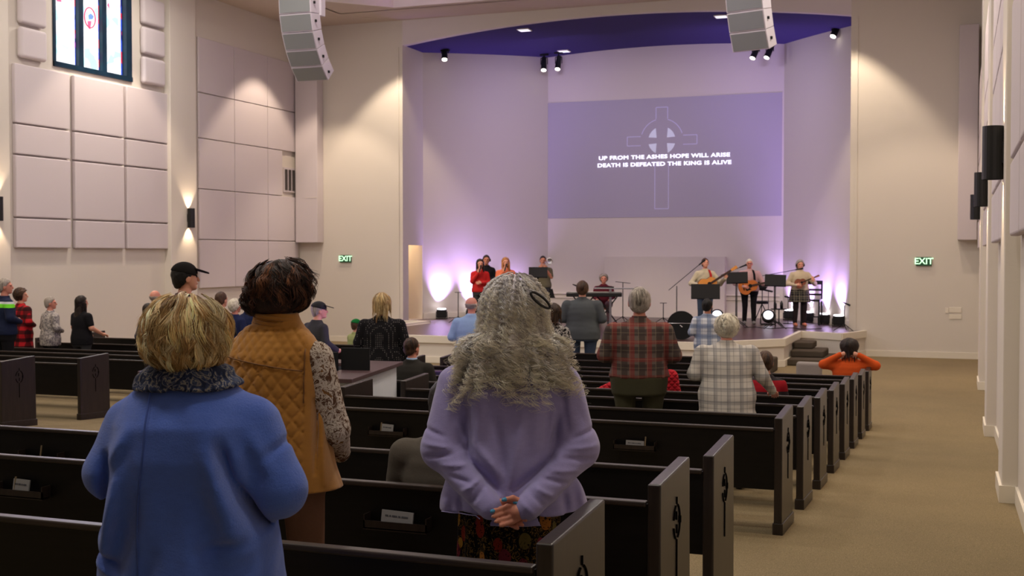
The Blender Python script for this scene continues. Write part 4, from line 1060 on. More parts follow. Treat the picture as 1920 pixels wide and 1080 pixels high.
def dotted():
    t = NT('black_knit_white_dots', .9, 0, .1); v = t.voro(46, rand=0.); t.base(t.mix(t.math('LESS_THAN', v, .2), srgb(30, 29, 31), srgb(150, 144, 138))); t.bump(t.noise(150, 3), .3, .004); return t.m
def floral(name, a, b, sc=26):
    t = NT(name, .9, 0, .1); n = t.noise(sc, 4, .7, dist=1.2); t.base(t.ramp(n, [(.42, a), (.5, b), (.6, a)], 'CONSTANT')); return t.m
bwprint = floral('black_white_print', srgb(24, 22, 24), srgb(196, 190, 184), 30)
greyprint = floral('grey_speckled_print', srgb(188, 180, 172), srgb(92, 88, 96), 26)
def quilt_m(c):
    t = NT('quilted_' + str(int(c[0] * 99)), .8, 0, .2); sx = t.add('ShaderNodeSeparateXYZ'); t.l.new(t.coord(), sx.inputs[0])
    a = t.math('ABSOLUTE', t.math('SINE', t.math('MULTIPLY', t.math('ADD', sx.outputs[0], sx.outputs[2]), 52)))
    b = t.math('ABSOLUTE', t.math('SINE', t.math('MULTIPLY', t.math('SUBTRACT', sx.outputs[0], sx.outputs[2]), 52)))
    t.base(c); t.bump(t.math('MINIMUM', a, b), .8, .02); return t.m
P_ = {}
def mid(px, Y, H, label, **k):
    x, y = at(px, Y); return person(x, y, H, label, **k)
# --- standing in the pews, right block ---
mid(1199, 10.25, 1.71, 'person in a red and grey plaid flannel shirt and olive trousers, grey hair', w=1.34, arms=('front', 'front'), skin_='pink', top=redplaid, bottom=khaki, hair=('short', 'grey'), h=.012, fine=True, collar=redplaid, headw=1.12, belly=.04, rz=17, hem=.9)
mid(1364, 10.3, 1.50, 'person with white curly hair in grey and white plaid shirt, leaning on the pew', w=1.42, arms=('front', ((.34, .02, 1.10), (.46, .20, .93), (.3, 1, -.3), (0, 0, -1))), lean=.16, skin_='pink', top=greyplaid, hem=.72, bottom=charcoal, hair=('fluffy', 'white'), h=.012, fine=True, headw=1.12, collar=greyplaid, rz=14, turn=8)
mid(1092, 19.9, 1.90, 'person in a dark grey zip jacket and jeans, dark hair, nearest the stage', w=1.42, arms=('front', 'front'), top=cloth('slate_fleece', srgb(84, 88, 90)), bottom=denim, hair=('short', 'brown'), fine=True, h=.014, headw=1.1, rz=12, hem=.80, collar=cloth('slate_fleece_collar', srgb(76, 80, 82)))
mid(1327, 19.9, 1.62, 'young person with black hair in a blue and white plaid shirt before the drum', w=1.2, arms=('front', 'front'), skin_='mid', top=blueplaid, hem=.78, bottom=denim, hair=('short', 'black'), fine=True, rz=16, headw=1.05, turn=-25)
mid(884, 16.15, 1.70, 'bald person in a light blue dress shirt left of the grey curls', w=1.25, arms=('front', 'front'), skin_='pink', top=cloth('light_blue_oxford', srgb(150, 178, 210), .2, 120), bottom=charcoal, hair=('bald', 'bald'), rz=14, headw=1.08, collar=cloth('light_blue_collar', srgb(160, 186, 216)), turn=-14)
mid(1038, 15.0, 1.60, 'person with dark hair in a black and white print top beside grey curls', w=.95, arms=('front', 'front'), top=bwprint, bottom=blackc, hair=('bob', 'brown'), rz=16, hem=.7, fine=True)
mid(716, 12.75, 1.67, 'person with blond bobbed hair in a black sweater with tiny pale dots', w=1.3, arms=('down', 'down'), top=dotted(), hem=.70, bottom=blackc, hair=('bob', 'blond'), h=.012, fine=True, rz=14, headw=1.0)
mid(582, 13.9, 1.60, 'person in black cap and grey jacket bending forward behind the brown hair', w=1.12, arms=('rail', 'rail'), lean=.22, top=charcoal, bottom=blackc, hair=('short', 'grey'), hat=(M['mattblack'], True), rz=-25, turn=-30)
mid(346, 9.45, 1.88, 'person in a black baseball cap and black top at the sound desk', w=1.05, arms=('rail', 'rail'), top=blackc, bottom=denim, hair=('short', 'black'), hat=(cloth('black_cap_twill', srgb(30, 27, 26)), True), rz=-8, turn=-30, h=.012, headw=1.02)
# --- seated ---
x, y = at(772, 12.30); person(x, y, 1.17, 'seated person with thinning brown hair in a dark jacket with light blue collar', floor=floor_z(12.3), sit=True, w=1.25, arms=('lap', 'lap'), skin_='pink', top=cloth('dark_olive_jacket', srgb(52, 50, 46)), bottom=blackc, hair=('short', 'brown'), collar=cloth('pale_blue_collar', srgb(170, 196, 226)), rz=8, turn=-28, fine=True, headw=1.05)
x, y = at(836, 5.0); person(x, y, 1.16, 'seated person in a brown grey jacket, head behind the lavender sleeve', floor=floor_z(5.0), sit=True, w=1.3, arms=('lap', 'lap'), skin_='dark', top=cloth('taupe_jacket', srgb(88, 82, 74), .25, 120), bottom=blackc, hair=('short', 'black'), rz=10, h=.011, collar=cloth('taupe_collar', srgb(80, 74, 68)))
x, y = at(1222, 12.10); person(x, y, 1.20, 'seated person in a red quilted jacket behind the plaid flannel shirt', floor=floor_z(12.1), sit=True, w=1.3, arms=('wide', 'lap'), top=quilt_m(srgb(176, 26, 40)), bottom=blackc, hair=('short', 'dark'), rz=12, folds=.002)
x, y = at(1436, 12.15); person(x, y, 1.13, 'seated child with brown hair in a dark jacket with red sleeve patches', floor=floor_z(12.1), sit=True, w=1.05, arms=('lap', 'lap'), top=plaid('dark_red_jacket', srgb(44, 38, 42), [(2, .5, .52, .22, srgb(150, 22, 34), 1)]), bottom=blackc, hair=('short', 'brown'), rz=10, fine=True, headw=1.05)
x, y = at(1594, 16.98); person(x, y, 1.2, 'seated person in an orange top with dark bobbed hair, elbows out behind the head', floor=-.884, sit=True, w=1.35, arms=('spread', 'spread'), top=cloth('orange_knit', srgb(206, 84, 34)), bottom=denim, hair=('bob', 'dark'), rz=4, fine=True, headw=1.3, tilt=-6, turn=-10)
x, y = at(667, 19.85); person(x, y, 1.16, 'seated person in a green beanie and pale green hooded coat', floor=-.884, sit=True, w=1.2, arms=('lap', 'lap'), top=cloth('sage_green_coat', srgb(150, 156, 104)), bottom=blackc, hair=('short', 'brown'), hat=(cloth('green_beanie_knit', srgb(20, 110, 52), .5, 120), False), rz=-30)
# --- left block ---
mid(8, 16.0, 1.90, 'person in navy jacket with bright green shoulder stripe at the left edge', w=1.2, arms=('front', 'front'), skin_='pink', top=plaid('navy_green_jacket', srgb(26, 34, 60), [(2, .9, .42, .07, srgb(120, 230, 50), 1), (2, .9, .35, .04, srgb(210, 215, 220), 1)]), bottom=blackc, hair=('short', 'grey'), rz=-30, turn=-25)
mid(38, 17.3, 1.74, 'person with grey brown curls in a red and black buffalo plaid poncho', w=1.4, arms=('front', 'front'), top=buffalo, hem=.6, bottom=blackc, hair=('curly', 'brown'), rz=-22, turn=-30, fine=True)
mid(93, 17.3, 1.60, 'person with short pale grey hair in a speckled grey blouse', w=1.3, arms=('front', 'front'), skin_='pink', top=greyprint, hem=.78, bottom=blackc, hair=('short', 'grey'), rz=-25, turn=-30)
mid(152, 17.3, 1.62, 'person with long dark brown hair in a black short sleeved shirt', w=1.25, arms=('rail', 'rail'), top=blackc, sleeve=.5, hem=.8, bottom=charcoal, hair=('long', 'dark'), rz=-16, turn=-12, fine=True)
mid(290, 17.35, 1.74, 'bald person mostly hidden left of the blond hair', arms=('front', 'front'), skin_='pink', top=charcoal, bottom=blackc, hair=('bald', 'bald'), rz=-10)
mid(277, 15.8, 1.52, 'person with dark hair peeking out left of the blond hair', arms=('front', 'front'), top=navy, bottom=blackc, hair=('short', 'dark'), rz=-10)
mid(414, 16.15, 1.72, 'person with short brown hair between the blond and brown heads', arms=('front', 'front'), top=charcoal, bottom=blackc, hair=('short', 'brown'), rz=-10)
mid(440, 17.3, 1.60, 'person with thin white hair and navy top, left one of two pale heads', arms=('front', 'front'), skin_='pink', top=navy, bottom=blackc, hair=('curly', 'white'), rz=-12, turn=-10)
mid(465, 18.85, 1.56, 'person with curly grey hair, right one of two pale heads', arms=('front', 'front'), top=navy, bottom=blackc, hair=('curly', 'grey'), rz=-12, turn=-20)
# --- the band ---
SP = dict(floor=STZ, h=.015)
def towards(px, Y):       # rotation that faces the camera
    x, y = at(px, Y); return math.degrees(math.atan2(-x, y)) + 180
def band(px, Y, H, label, extra_rot=0, **k):
    x, y = at(px, Y); return person(x, y, H, label, floor=STZ, h=k.pop('h', .015), rz=towards(px, Y) + extra_rot, **k)
micm = M['mattblack']
def microphone(info, side, label):
    e_, I = info; a = I['AJ'][side]; w = Vector(a[2]); d = Vector(a[3]).normalized(); u = I['u']
    tip = Vector(I['hp']((0, .13, -.05))); b = w + d * .05 * u + Vector((0, .03, 0)); dd = (b - tip).normalized(); Mx = Matrix.Translation(e_.location) @ Matrix.Rotation(e_.rotation_euler.z, 4, 'Z')
    m = MB(); m.M = Mx; m.tube([tip, tip + dd * .04, tip + dd * .05, tip + dd * .2], .022, 10, .012); tag(m.build('microphone', micm, smooth=True), label, 'microphone', 'hand microphones')
s1 = band(900, 27.9, 1.66, 'singer with long dark hair in red sweater holding a microphone', 10, w=1.05, arms=('belly', 'mic'), top=cloth('red_knit', srgb(196, 44, 44)), bottom=charcoal, hair=('long', 'dark'), fine=True, tilt=4)
microphone(s1, 1, 'microphone held by the singer in red')
s3 = band(948, 28.1, 1.70, 'singer with long blond hair in a peach top holding a microphone', 8, w=1.08, arms=('down', 'mic'), top=cloth('peach_knit', srgb(232, 128, 92)), bottom=blackc, hair=('long', 'ginger'), fine=True, tilt=4)
microphone(s3, 1, 'microphone held by the singer in peach')
def headphones(info, label):
    e_, I = info; m = MB(); u = I['u']; m.M = Matrix.Translation(e_.location) @ Matrix.Rotation(e_.rotation_euler.z, 4, 'Z')
    pts = [I['hp']((.094 * math.cos(a), -.01, .0 + .125 * math.sin(a))) for a in [PI * i / 12 for i in range(13)]]
    m.tube(pts, .008, 6)
    for s in (-1, 1): m.tube([I['hp']((s * .082, -.01, -.01)), I['hp']((s * .112, -.01, -.01))], .034, 12)
    tag(m.build('headphones', M['mattblack']), label, 'headphones', 'headphones worn by the band')
s2 = band(912, 29.8, 1.76, 'person in black with headphones behind the singer in red', 0, arms=('front', 'front'), top=blackc, bottom=blackc, hair=('short', 'dark'), skin_='mid')
headphones(s2, 'headphones on the person in black behind the singers')
s4 = band(1018, 31.2, 1.74, 'brass player in an olive shirt behind the black music stand', 0, w=1.15, arms=('mic', 'mic'), top=cloth('olive_shirt', srgb(104, 98, 78)), bottom=charcoal, hair=('short', 'dark'), skin_='mid', sleeve=.6)
s5 = band(1132, 30.0, 1.27, 'seated keyboard player with grey curls in a maroon cardigan', 0, w=1.15, arms=('keys', 'keys'), sit=True, top=cloth('maroon_cardigan', srgb(92, 30, 42)), bottom=cloth('plum_trousers', srgb(104, 78, 84)), hair=('curly', 'grey'), skin_='pink', fine=True)
s6 = band(1322, 28.8, 1.69, 'guitarist with short brown hair in a pale shirt at the centre music stand', 12, w=1.12, arms=(((.36, .07, 1.09), (.43, .30, 1.22), (0, .1, 1), (0, -1, 0)), ((.34, .0, 1.09), (.17, .32, 1.05), (-.95, .05, -.3), (0, -1, 0))), top=cloth('pale_khaki_shirt', srgb(196, 186, 160)), bottom=denim, hair=('short', 'brown'), fine=True, tilt=8)
s7 = band(1405, 31.0, 1.66, 'guitarist with white hair and glasses in a pink shirt and black trousers', 6, w=1.3, arms=(((.36, .05, 1.06), (.45, .30, 1.03), (0, .1, 1), (0, -1, 0)), ((.37, .0, 1.07), (.17, .34, .99), (-.95, .05, -.25), (0, -1, 0))), top=cloth('dusty_pink_shirt', srgb(196, 160, 158)), bottom=blackc, hair=('short', 'white'), skin_='pink', extra={'shoe': plain('black_white_sneaker', srgb(120, 116, 114), .6)})
s8 = band(1500, 30.6, 1.64, 'ukulele player in a cream jacket, plaid skirt and headphones', 14, w=1.2, arms=(((.36, .07, 1.10), (.27, .28, 1.15), (-.15, .1, 1), (0, -1, 0)), ((.33, .0, 1.09), (.15, .28, 1.06), (-.95, .05, .1), (0, -1, 0))), top=cloth('cream_jacket', srgb(206, 190, 160)), hem=.88, bottom=cloth('dark_leggings', srgb(44, 36, 40)), skirt=(.62, darkplaid), hair=('bob', 'grey'), extra={'shoe': plain('tan_shoe', srgb(198, 120, 84), .6)})
headphones(s8, 'headphones on the ukulele player')
m = MB(); e_, I = s7; m.M = Matrix.Translation(e_.location) @ Matrix.Rotation(e_.rotation_euler.z, 4, 'Z')
for s in (-1, 1): m.tube([I['hp']((s * .034 + .02 * math.cos(a), .106, .006 + .016 * math.sin(a))) for a in [PI * i / 5 for i in range(11)]], .003, 5)
m.tube([I['hp']((-.014, .108, .008)), I['hp']((.014, .108, .008))], .003, 5); tag(m.build('glasses', M['mattblack']), 'dark rimmed glasses on the guitarist in pink', 'glasses')
# ---------- instruments ----------
gold = plain('spruce_guitar_top', srgb(224, 150, 70), .35, 0, 0, 40, .5); gside = plain('guitar_mahogany_side', srgb(120, 62, 34), .35); sun = plain('amber_guitar_top', srgb(206, 116, 50), .35)
def guitar(info, s, mat, label, cat='guitar', strapm=None, ang=22, off=(0, .26, 1.06)):
    e_, I = info; u = I['u']; x, y, z = I['T'](off)
    e = empty('ukulele' if cat == 'ukulele' else 'acoustic_guitar', e_.location + Matrix.Rotation(e_.rotation_euler.z, 3, 'Z') @ Vector((x, y, z)), 0, label, cat)
    B = Matrix.Rotation(e_.rotation_euler.z, 4, 'Z') @ Matrix.Rotation(R(ang), 4, 'Y') @ Matrix(((-1, 0, 0, 0), (0, 0, 1, 0), (0, 1, 0, 0), (0, 0, 0, 1))) @ Matrix.Scale(s, 4)
    # B: local x along neck, local y across the body, local z outwards (away from the player)
    n = 40; prof = []
    for i in range(n):
        a = 2 * PI * i / n; cx = math.cos(a)
        wx = .245 * cx; wy = (.20 - .035 * cx - .055 * math.exp(-((cx - .25) / .28) ** 2)) * math.sin(a)
        prof.append((wx, wy))
    m = MB(); m.M = B; m.prism(prof, -.05, .048); b = m.build('guitar_body', gside, e, bevel=.004)
    m = MB(); m.M = B; m.prism([(a * .985, c * .985) for a, c in prof], .046, .053); m.build('soundboard', mat, e)
    m = MB(); m.M = B; m.lathe([(.05, .0525), (.05, .0555)], 20, (.05, 0, 0)); m.build('sound_hole', M['mattblack'], e)
    m = MB(); m.M = B; m.prism([(.0, -.03), (.07, -.09), (-.06, -.11), (-.08, -.05)], .0525, .0552); m.build('pickguard', M['mattblack'], e)
    m = MB(); m.M = B; m.box(-.13, -.105, -.08, .08, .052, .062); m.build('bridge', M['mattblack'], e)
    m = MB(); m.M = B; m.box(.1, .66, -.025, .025, .04, .068); m.build('neck', plain('fretboard', srgb(60, 38, 28), .5), e)
    m = MB(); m.M = B; m.hexa([(.66, -.028, .035), (.83, -.036, .03), (.83, .036, .03), (.66, .028, .035), (.66, -.028, .055), (.83, -.036, .048), (.83, .036, .048), (.66, .028, .055)]); hd = m.build('headstock', mat, e)
    for k in range(3):
        for sy in (-1, 1): m = MB(); m.M = B; m.tube([(.69 + .05 * k, sy * .034, .04), (.69 + .05 * k, sy * .058, .04)], .008, 6); m.build('tuning_peg', M['chrome'], hd)
    if strapm:
        hcx = I['T']((.10, .04, 1.42)); R3 = Matrix.Rotation(e_.rotation_euler.z, 3, 'Z')
        w0 = e_.location + R3 @ Vector(I['T']((-.12, .19, 1.16))); w1 = e_.location + R3 @ Vector(I['T']((-.11, .135, 1.32))); w2 = e_.location + R3 @ Vector(I['T']((-.085, .06, 1.42)))
        m = MB(); m.M = Matrix.Translation(-e.location); sd = R3 @ Vector((.028, 0, .01))
        for a, c in ((w0, w1), (w1, w2)):
            nn = R3 @ Vector((0, .006, .003)); m.hexa([a - sd, a + sd, a + sd + nn, a - sd + nn, c - sd, c + sd, c + sd + nn, c - sd + nn])
        m.build('strap', strapm, e)
    return e
guitar(s6, 1.0, gold, 'pale spruce acoustic guitar with red strap, centre guitarist', strapm=cloth('red_strap', srgb(176, 40, 44)), ang=32)
guitar(s7, 1.02, sun, 'amber acoustic guitar of the guitarist in pink', strapm=cloth('black_strap', srgb(24, 24, 26)), ang=12, off=(.06, .27, 1.0))
guitar(s8, .6, plain('ukulele_top', srgb(150, 84, 60), .4), 'small dark ukulele held by the player in cream jacket', 'ukulele', ang=22, off=(.05, .24, 1.12))
# trumpet bell beside the brass player's head
e_, I = s4; mth = Vector(I['hp']((0, .12, -.05))); Mx = Matrix.Translation(e_.location) @ Matrix.Rotation(e_.rotation_euler.z, 4, 'Z')
e = empty('trombone', Mx @ mth, e_.rotation_euler.z, 'silver trombone with its bell right beside the player head', 'trombone')
m = MB(); m.tube([(0, 0, 0), (0, .5, -.05), (-.0, .53, -.05), (-.05, .5, -.05), (-.05, .02, .0)], .008, 6); m.build('slide', M['chrome'], e, True)
m = MB(); m.tube([(-.05, .02, 0), (-.1, -.2, .03), (-.15, -.25, .04), (-.18, -.18, .04), (-.18, .05, .04)], .009, 6); m.build('tubing', M['chrome'], e, True)
m = MB(); m.M = Matrix.Translation((-.18, .05, .04)) @ Matrix.Rotation(R(-90), 4, 'X'); m.lathe([(.01, 0), (.016, .1), (.03, .18), (.055, .22), (.09, .24), (.088, .245), (.05, .228), (.008, .15)], 20); m.build('bell', M['chrome'], e, True)
# ---------- stands, keyboard, drum, chair ----------
def music_stand(px, Y, z, w, h, label, tilt=0, back=20):
    x, y = at(px, Y); d = D_at(px, Y); zc = Z_at(z, d) - STZ; e = empty('music_stand', (x, y, STZ), R(towards(px, Y) - 180), label, 'music stand', 'black music stands')
    m = MB(); m.M = Matrix.Translation((0, 0, zc)) @ Matrix.Rotation(R(tilt), 4, 'Y') @ Matrix.Rotation(R(-back), 4, 'X'); m.box(-w / 2, w / 2, -.006, .006, -h / 2, h / 2); m.box(-w / 2, w / 2, 0, .06, -h / 2 - .004, -h / 2 + .004); m.build('desk', M['mattblack'], e, bevel=.003)
    m = MB(); m.tube([(0, .02, .12), (0, .02, zc)], .011, 8); m.tube([(0, .02, zc - .16), (0, -.01, zc - .1)], .02, 8); m.build('pole', M['steel'] if px in (1323, 1385) else M['mattblack'], e)
    for k in range(3):
        a = R(90 + 120 * k); m = MB(); m.tube([(0, .02, .2), (.3 * math.cos(a), .02 + .3 * math.sin(a), .01)], .009, 6); m.build('leg', M['mattblack'], e)
music_stand(1009, 30.2, 510, .50, .28, 'black music stand before the brass player')
music_stand(1323, 27.6, 546, .66, .34, 'wide black music stand before the centre guitarist', back=12)
music_stand(1382, 29.6, 520, .52, .28, 'black music stand before the guitarist in pink', tilt=-2)
music_stand(1454, 29.2, 525, .50, .28, 'black music stand left of the ukulele player', tilt=2)
def mic_stand(px, Y, ztop, boom, label, mic=True):
    x, y = at(px, Y); d = D_at(px, Y); zc = Z_at(ztop, d) - STZ; e = empty('microphone_stand', (x, y, STZ), R(towards(px, Y) - 180), label, 'microphone stand', 'microphone stands')
    m = MB(); m.tube([(0, 0, .1), (0, 0, zc)], .011, 8); m.build('pole', M['mattblack'], e)
    for k in range(3):
        a = R(80 + 120 * k); m = MB(); m.tube([(0, 0, .16), (.26 * math.cos(a), .26 * math.sin(a), .01)], .009, 6); m.build('leg', M['mattblack'], e)
    if boom:
        (dx0, dy0), (dx1, dy1) = boom; s = d / FPX; p0 = (dx0 * s, .0, zc + dy0 * s); p1 = (dx1 * s, .0, zc + dy1 * s)
        m = MB(); m.tube([p0, p1], .009, 6); m.build('boom', M['mattblack'], e)
        if mic: m = MB(); a = Vector(p1); b = (a - Vector(p0)).normalized(); m.tube([a - b * .05, a + b * .08, a + b * .1, a + b * .14], .016, 8, .026); m.build('microphone', M['mattblack'], e)
    else:
        m = MB(); m.tube([(-.09, 0, zc), (.09, 0, zc)], .009, 6); m.build('crossbar', M['mattblack'], e)
mic_stand(1269, 28.2, 536, ((-15, -8), (44, 42)), 'tall black boom microphone stand reaching the centre guitarist')
mic_stand(1380, 30.1, 512, ((-28, -4), (10, 12)), 'black boom microphone stand before the guitarist in pink')
mic_stand(1452, 29.9, 514, ((-22, -3), (42, 9)), 'long boom microphone stand reaching the ukulele player')
mic_stand(1168, 30.6, 530, ((-14, 2), (14, -1)), 'black microphone stand right of the keyboard', False)
mic_stand(1244, 30.4, 568, None, 'short T shaped stand left of the bass drum')
mic_stand(859, 29.0, 548, None, 'thin black stand between the left floor lights')
mic_stand(1584, 29.0, 572, ((-11, 9), (0, 4)), 'small boom stand at the right edge of the stage')
x, y = at(1120, 29.2); kb = empty('keyboard', (x, y, STZ), R(towards(1120, 29.2) - 180), 'long black keyboard on a crossed stand with a second board above it', 'keyboard')
MB().box(-.78, .62, -.17, .17, .72, .83).build('keyboard_case', M['black'], kb, bevel=.02)
MB().box(-.68, .52, .02, .15, .831, .842).build('keys', plain('ivory_keys', srgb(225, 222, 214), .4), kb)
MB().box(-.08, .95, -.02, .22, .91, .94).build('upper_shelf', M['steel'], kb, bevel=.006)
m = MB(); m.box(-.02, .42, .0, .24, .94, .97); m.build('laptop_base', M['mattblack'], kb)
for sx in (-.35, .25):
    m = MB(); m.tube([(sx - .28, 0, .01), (sx + .25, 0, .72)], .018, 6); m.tube([(sx + .28, 0, .01), (sx - .25, 0, .72)], .018, 6); m.build('crossed_leg', M['mattblack'], kb)
m = MB(); m.box(.30, .36, -.06, .0, .0, .91); m.build('support_post', M['steel'], kb)
m = MB(); m.tube([(-.5, 0, .83), (-.5, -.03, .97), (-.62, -.05, 1.03), (-.4, -.05, .97)], .014, 6); m.build('goose_neck', M['mattblack'], kb)
x, y = at(1132, 30.05); m = MB(); m.lathe([(.17, .36), (.18, .40), (.16, .47)], 20); st = m.build('stool', M['mattblack']); st.location = (x, y + .05, STZ); tag(st, 'round black stool under the keyboard player', 'stool')
m = MB()
for k in range(4): a = PI / 4 + k * PI / 2; m.tube([(.1 * math.cos(a), .1 * math.sin(a), .37), (.2 * math.cos(a), .2 * math.sin(a), .0)], .012, 6)
m.build('legs_frame', M['mattblack'], st)
x, y = at(1278, 24.85); dr = empty('bass_drum', (x, y, STZ), R(towards(1278, 24.8) - 180), 'black bass drum with chrome hoop lugs lying at the stage front', 'drum')
for nm, r0, r1, y0, y1, mt in (('shell', .285, .285, .0, .36, M['black']), ('hoop', .30, .30, -.03, .01, M['mattblack']), ('drum_head', .275, .275, -.012, .0, plain('black_drum_head', srgb(20, 20, 22), .35))):
    m = MB(); m.M = Matrix.Translation((0, 0, .30)) @ Matrix.Rotation(R(-90), 4, 'X'); m.lathe([(r0 * .96, y0), (r1, y0), (r1, y1), (r0 * .96, y1)], 36); m.build(nm, mt, dr)
m = MB(); m.tube([(-.27, -.03, .34), (.27, -.03, .34)], .006, 6); m.tube([(-.03, -.035, .30), (.02, -.035, .26)], .012, 6); m.build('tension_bar', M['chrome'], dr)
for k in range(6): a = R(20 + 28 * k); m = MB(); m.tube([(.29 * math.cos(a), .02, .3 + .29 * math.sin(a)), (.29 * math.cos(a), .1, .3 + .29 * math.sin(a))], .014, 6); m.build('lug', M['chrome'], dr)
for s in (-1, 1): m = MB(); m.tube([(s * .26, .1, .2), (s * .34, .04, .0)], .01, 6); m.build('spur', M['chrome'], dr)
MB().box(-.06, .06, -.016, -.012, .06, .075).build('badge', M['chrome'], dr)
x, y = at(1522, 31.2); ch = empty('tall_chair', (x, y, STZ), R(towards(1522, 31) - 190), 'tall black ladder back chair behind the ukulele player', 'chair')
for sx in (-.22, .22):
    MB().box(sx - .02, sx + .02, .2, .24, 0, 1.12).build('rear_leg', M['black'], ch); MB().box(sx - .02, sx + .02, -.2, -.16, 0, .62).build('leg', M['black'], ch)
for z in (.74, .86, 1.02): MB().box(-.21, .21, .205, .235, z, z + (.05 if z < 1 else .1)).build('slat', M['black'], ch)
MB().box(-.24, .24, -.22, .24, .6, .65).build('seat', M['black'], ch, bevel=.01)
m = MB(); m.box(-.22, .22, -.19, -.17, .2, .23); m.box(-.22, -.2, -.17, .2, .25, .28); m.box(.2, .22, -.17, .2, .25, .28); m.build('foot_rail', M['black'], ch)
# little table with bottles, drum throne, cymbal
x, y = at(1461, 30.2); tb = empty('side_table', (x, y, STZ), 0, 'small round black table on a pole with two bottles', 'table')
m = MB(); m.lathe([(.2, .42), (.2, .44)], 24); m.build('tabletop', M['mattblack'], tb); m = MB(); m.tube([(0, 0, .05), (0, 0, .42)], .014, 8); m.build('pole', M['mattblack'], tb)
for k in range(3): a = R(70 + 120 * k); m = MB(); m.tube([(0, 0, .12), (.22 * math.cos(a), .22 * math.sin(a), .0)], .01, 6); m.build('leg', M['mattblack'], tb)
for dx, hh, l in ((-.09, .17, 'short black bottle on the left of the small stage table'), (.06, .2, 'taller black bottle on the right of the small stage table')):
    m = MB(); m.lathe([(.038, 0), (.038, hh * .75), (.018, hh * .85), (.018, hh), (.001, hh)], 14); o = m.build('bottle', M['black'], smooth=True); o.location = (x + dx, y + dx * .3, STZ + .44); tag(o, l, 'bottle', 'bottles on the stage table')
x, y = at(1429, 31.6); th = empty('drum_throne', (x, y, STZ), 0, 'round black padded stool back behind the guitarist in pink', 'stool')
m = MB(); m.M = Matrix.Translation((0, 0, .98)) @ Matrix.Rotation(R(70), 4, 'X'); m.lathe([(.05, -.03), (.14, -.02), (.14, .02), (.05, .03)], 24); m.build('backrest', M['mattblack'], th, True)
m = MB(); m.tube([(0, .03, .5), (0, .03, .9)], .012, 6); m.lathe([(.16, .5), (.17, .55), (.14, .57)], 20); m.build('seat', M['mattblack'], th)
for k in range(3): a = R(30 + 120 * k); m = MB(); m.tube([(0, 0, .5), (.26 * math.cos(a), .26 * math.sin(a), 0)], .012, 6); m.build('leg', M['mattblack'], th)
def pad(px, Y, z, r, label):
    x, y = at(px, Y); zc = Z_at(z, D_at(px, Y)) - STZ; e = empty('tilted_tray', (x, y, STZ), 0, label, 'tray', 'small trays on poles')
    m = MB(); m.M = Matrix.Translation((0, 0, zc)) @ Matrix.Rotation(R(12), 4, 'Y'); m.box(-r, r, -r * .8, r * .8, -.02, .02); m.build('tray', M['mattblack'], e, bevel=.01)
    m = MB(); m.tube([(0, 0, .0), (0, 0, zc)], .009, 6); m.build('pole', M['mattblack'], e); m = MB(); m.lathe([(.13, 0), (.13, .015)], 20); m.build('base', M['mattblack'], e)
pad(1441, 31.2, 545, .11, 'small black tray on a pole beside the round stool back')
pad(1478, 31.5, 557, .09, 'small black tray on a pole left of the ukulele player')
# ---------- floor lights ----------
beam = glow('led_lens', (.93, .9, 1, 1), 3)
def uplight(px, py, Y, label, target=None, power=80, r=.13, col=LAV):
    x, y = at(px, Y); z = STZ; e = empty('floor_spotlight', (x, y, z), R(towards(px, Y) - 180), label, 'stage light', 'LED floor lights on the stage')
    MB().box(-r * 1.1, r * 1.1, -.1, .08, 0.03, .26).build('housing', M['mattblack'], e, bevel=.03)
    m = MB(); m.box(-r * 1.25, -r * 1.12, -.03, .03, .0, .2); m.box(r * 1.12, r * 1.25, -.03, .03, 0, .2); m.box(-r * 1.25, r * 1.25, -.05, .05, 0, .02); m.build('yoke', M['mattblack'], e)
    m = MB(); m.lathe([(r * .9, .255), (r * .9, .285), (r * .8, .29)], 18); m.build('lens', beam, e)
    if target: light('SPOT', (x, y, z + .31), power, col, .05, target, 80, 1); 
wallpt = lambda px, Yw, z: (X_at(px, Yw), Yw, z)
def angY(px, left):     # Y of the angled chancel wall seen at px
    (ax, ay), (bx, by) = ((OX0, JY), (BX0, BY)) if left else ((BX1, BY), (OX1, JY))
    best = None
    for i in range(201):
        t = i / 200; X, Y = ax + (bx - ax) * t, ay + (by - ay) * t
        p = 960 + FPX * (X * CS + Y * SN) / depth(X, Y)
        if best is None or abs(p - px) < best[0]: best = (abs(p - px), X, Y)
    return best[1], best[2]
for px, left, l, pw in ((828, True, 'LED floor light throwing a white beam up the left chancel wall, first from the doorway', 95), (884, True, 'LED floor light washing the left chancel wall behind the singers', 95), (962, True, 'LED floor light hidden behind the grey curls', 40), (1480, False, 'black floor light beside the boots of the ukulele player', 50), (1516, False, 'black floor light under the tall chair', 60), (1546, False, 'bright topped floor light right of the tall chair', 95), (1573, False, 'rightmost floor light beside the small boom stand', 95)):
    X, Y = angY(px, left); s = -1 if not left else 1
    yy = Y - .26
    uplight(px, 590, yy, l, (X, Y + .0, STZ + 1.25), pw * 2.7)
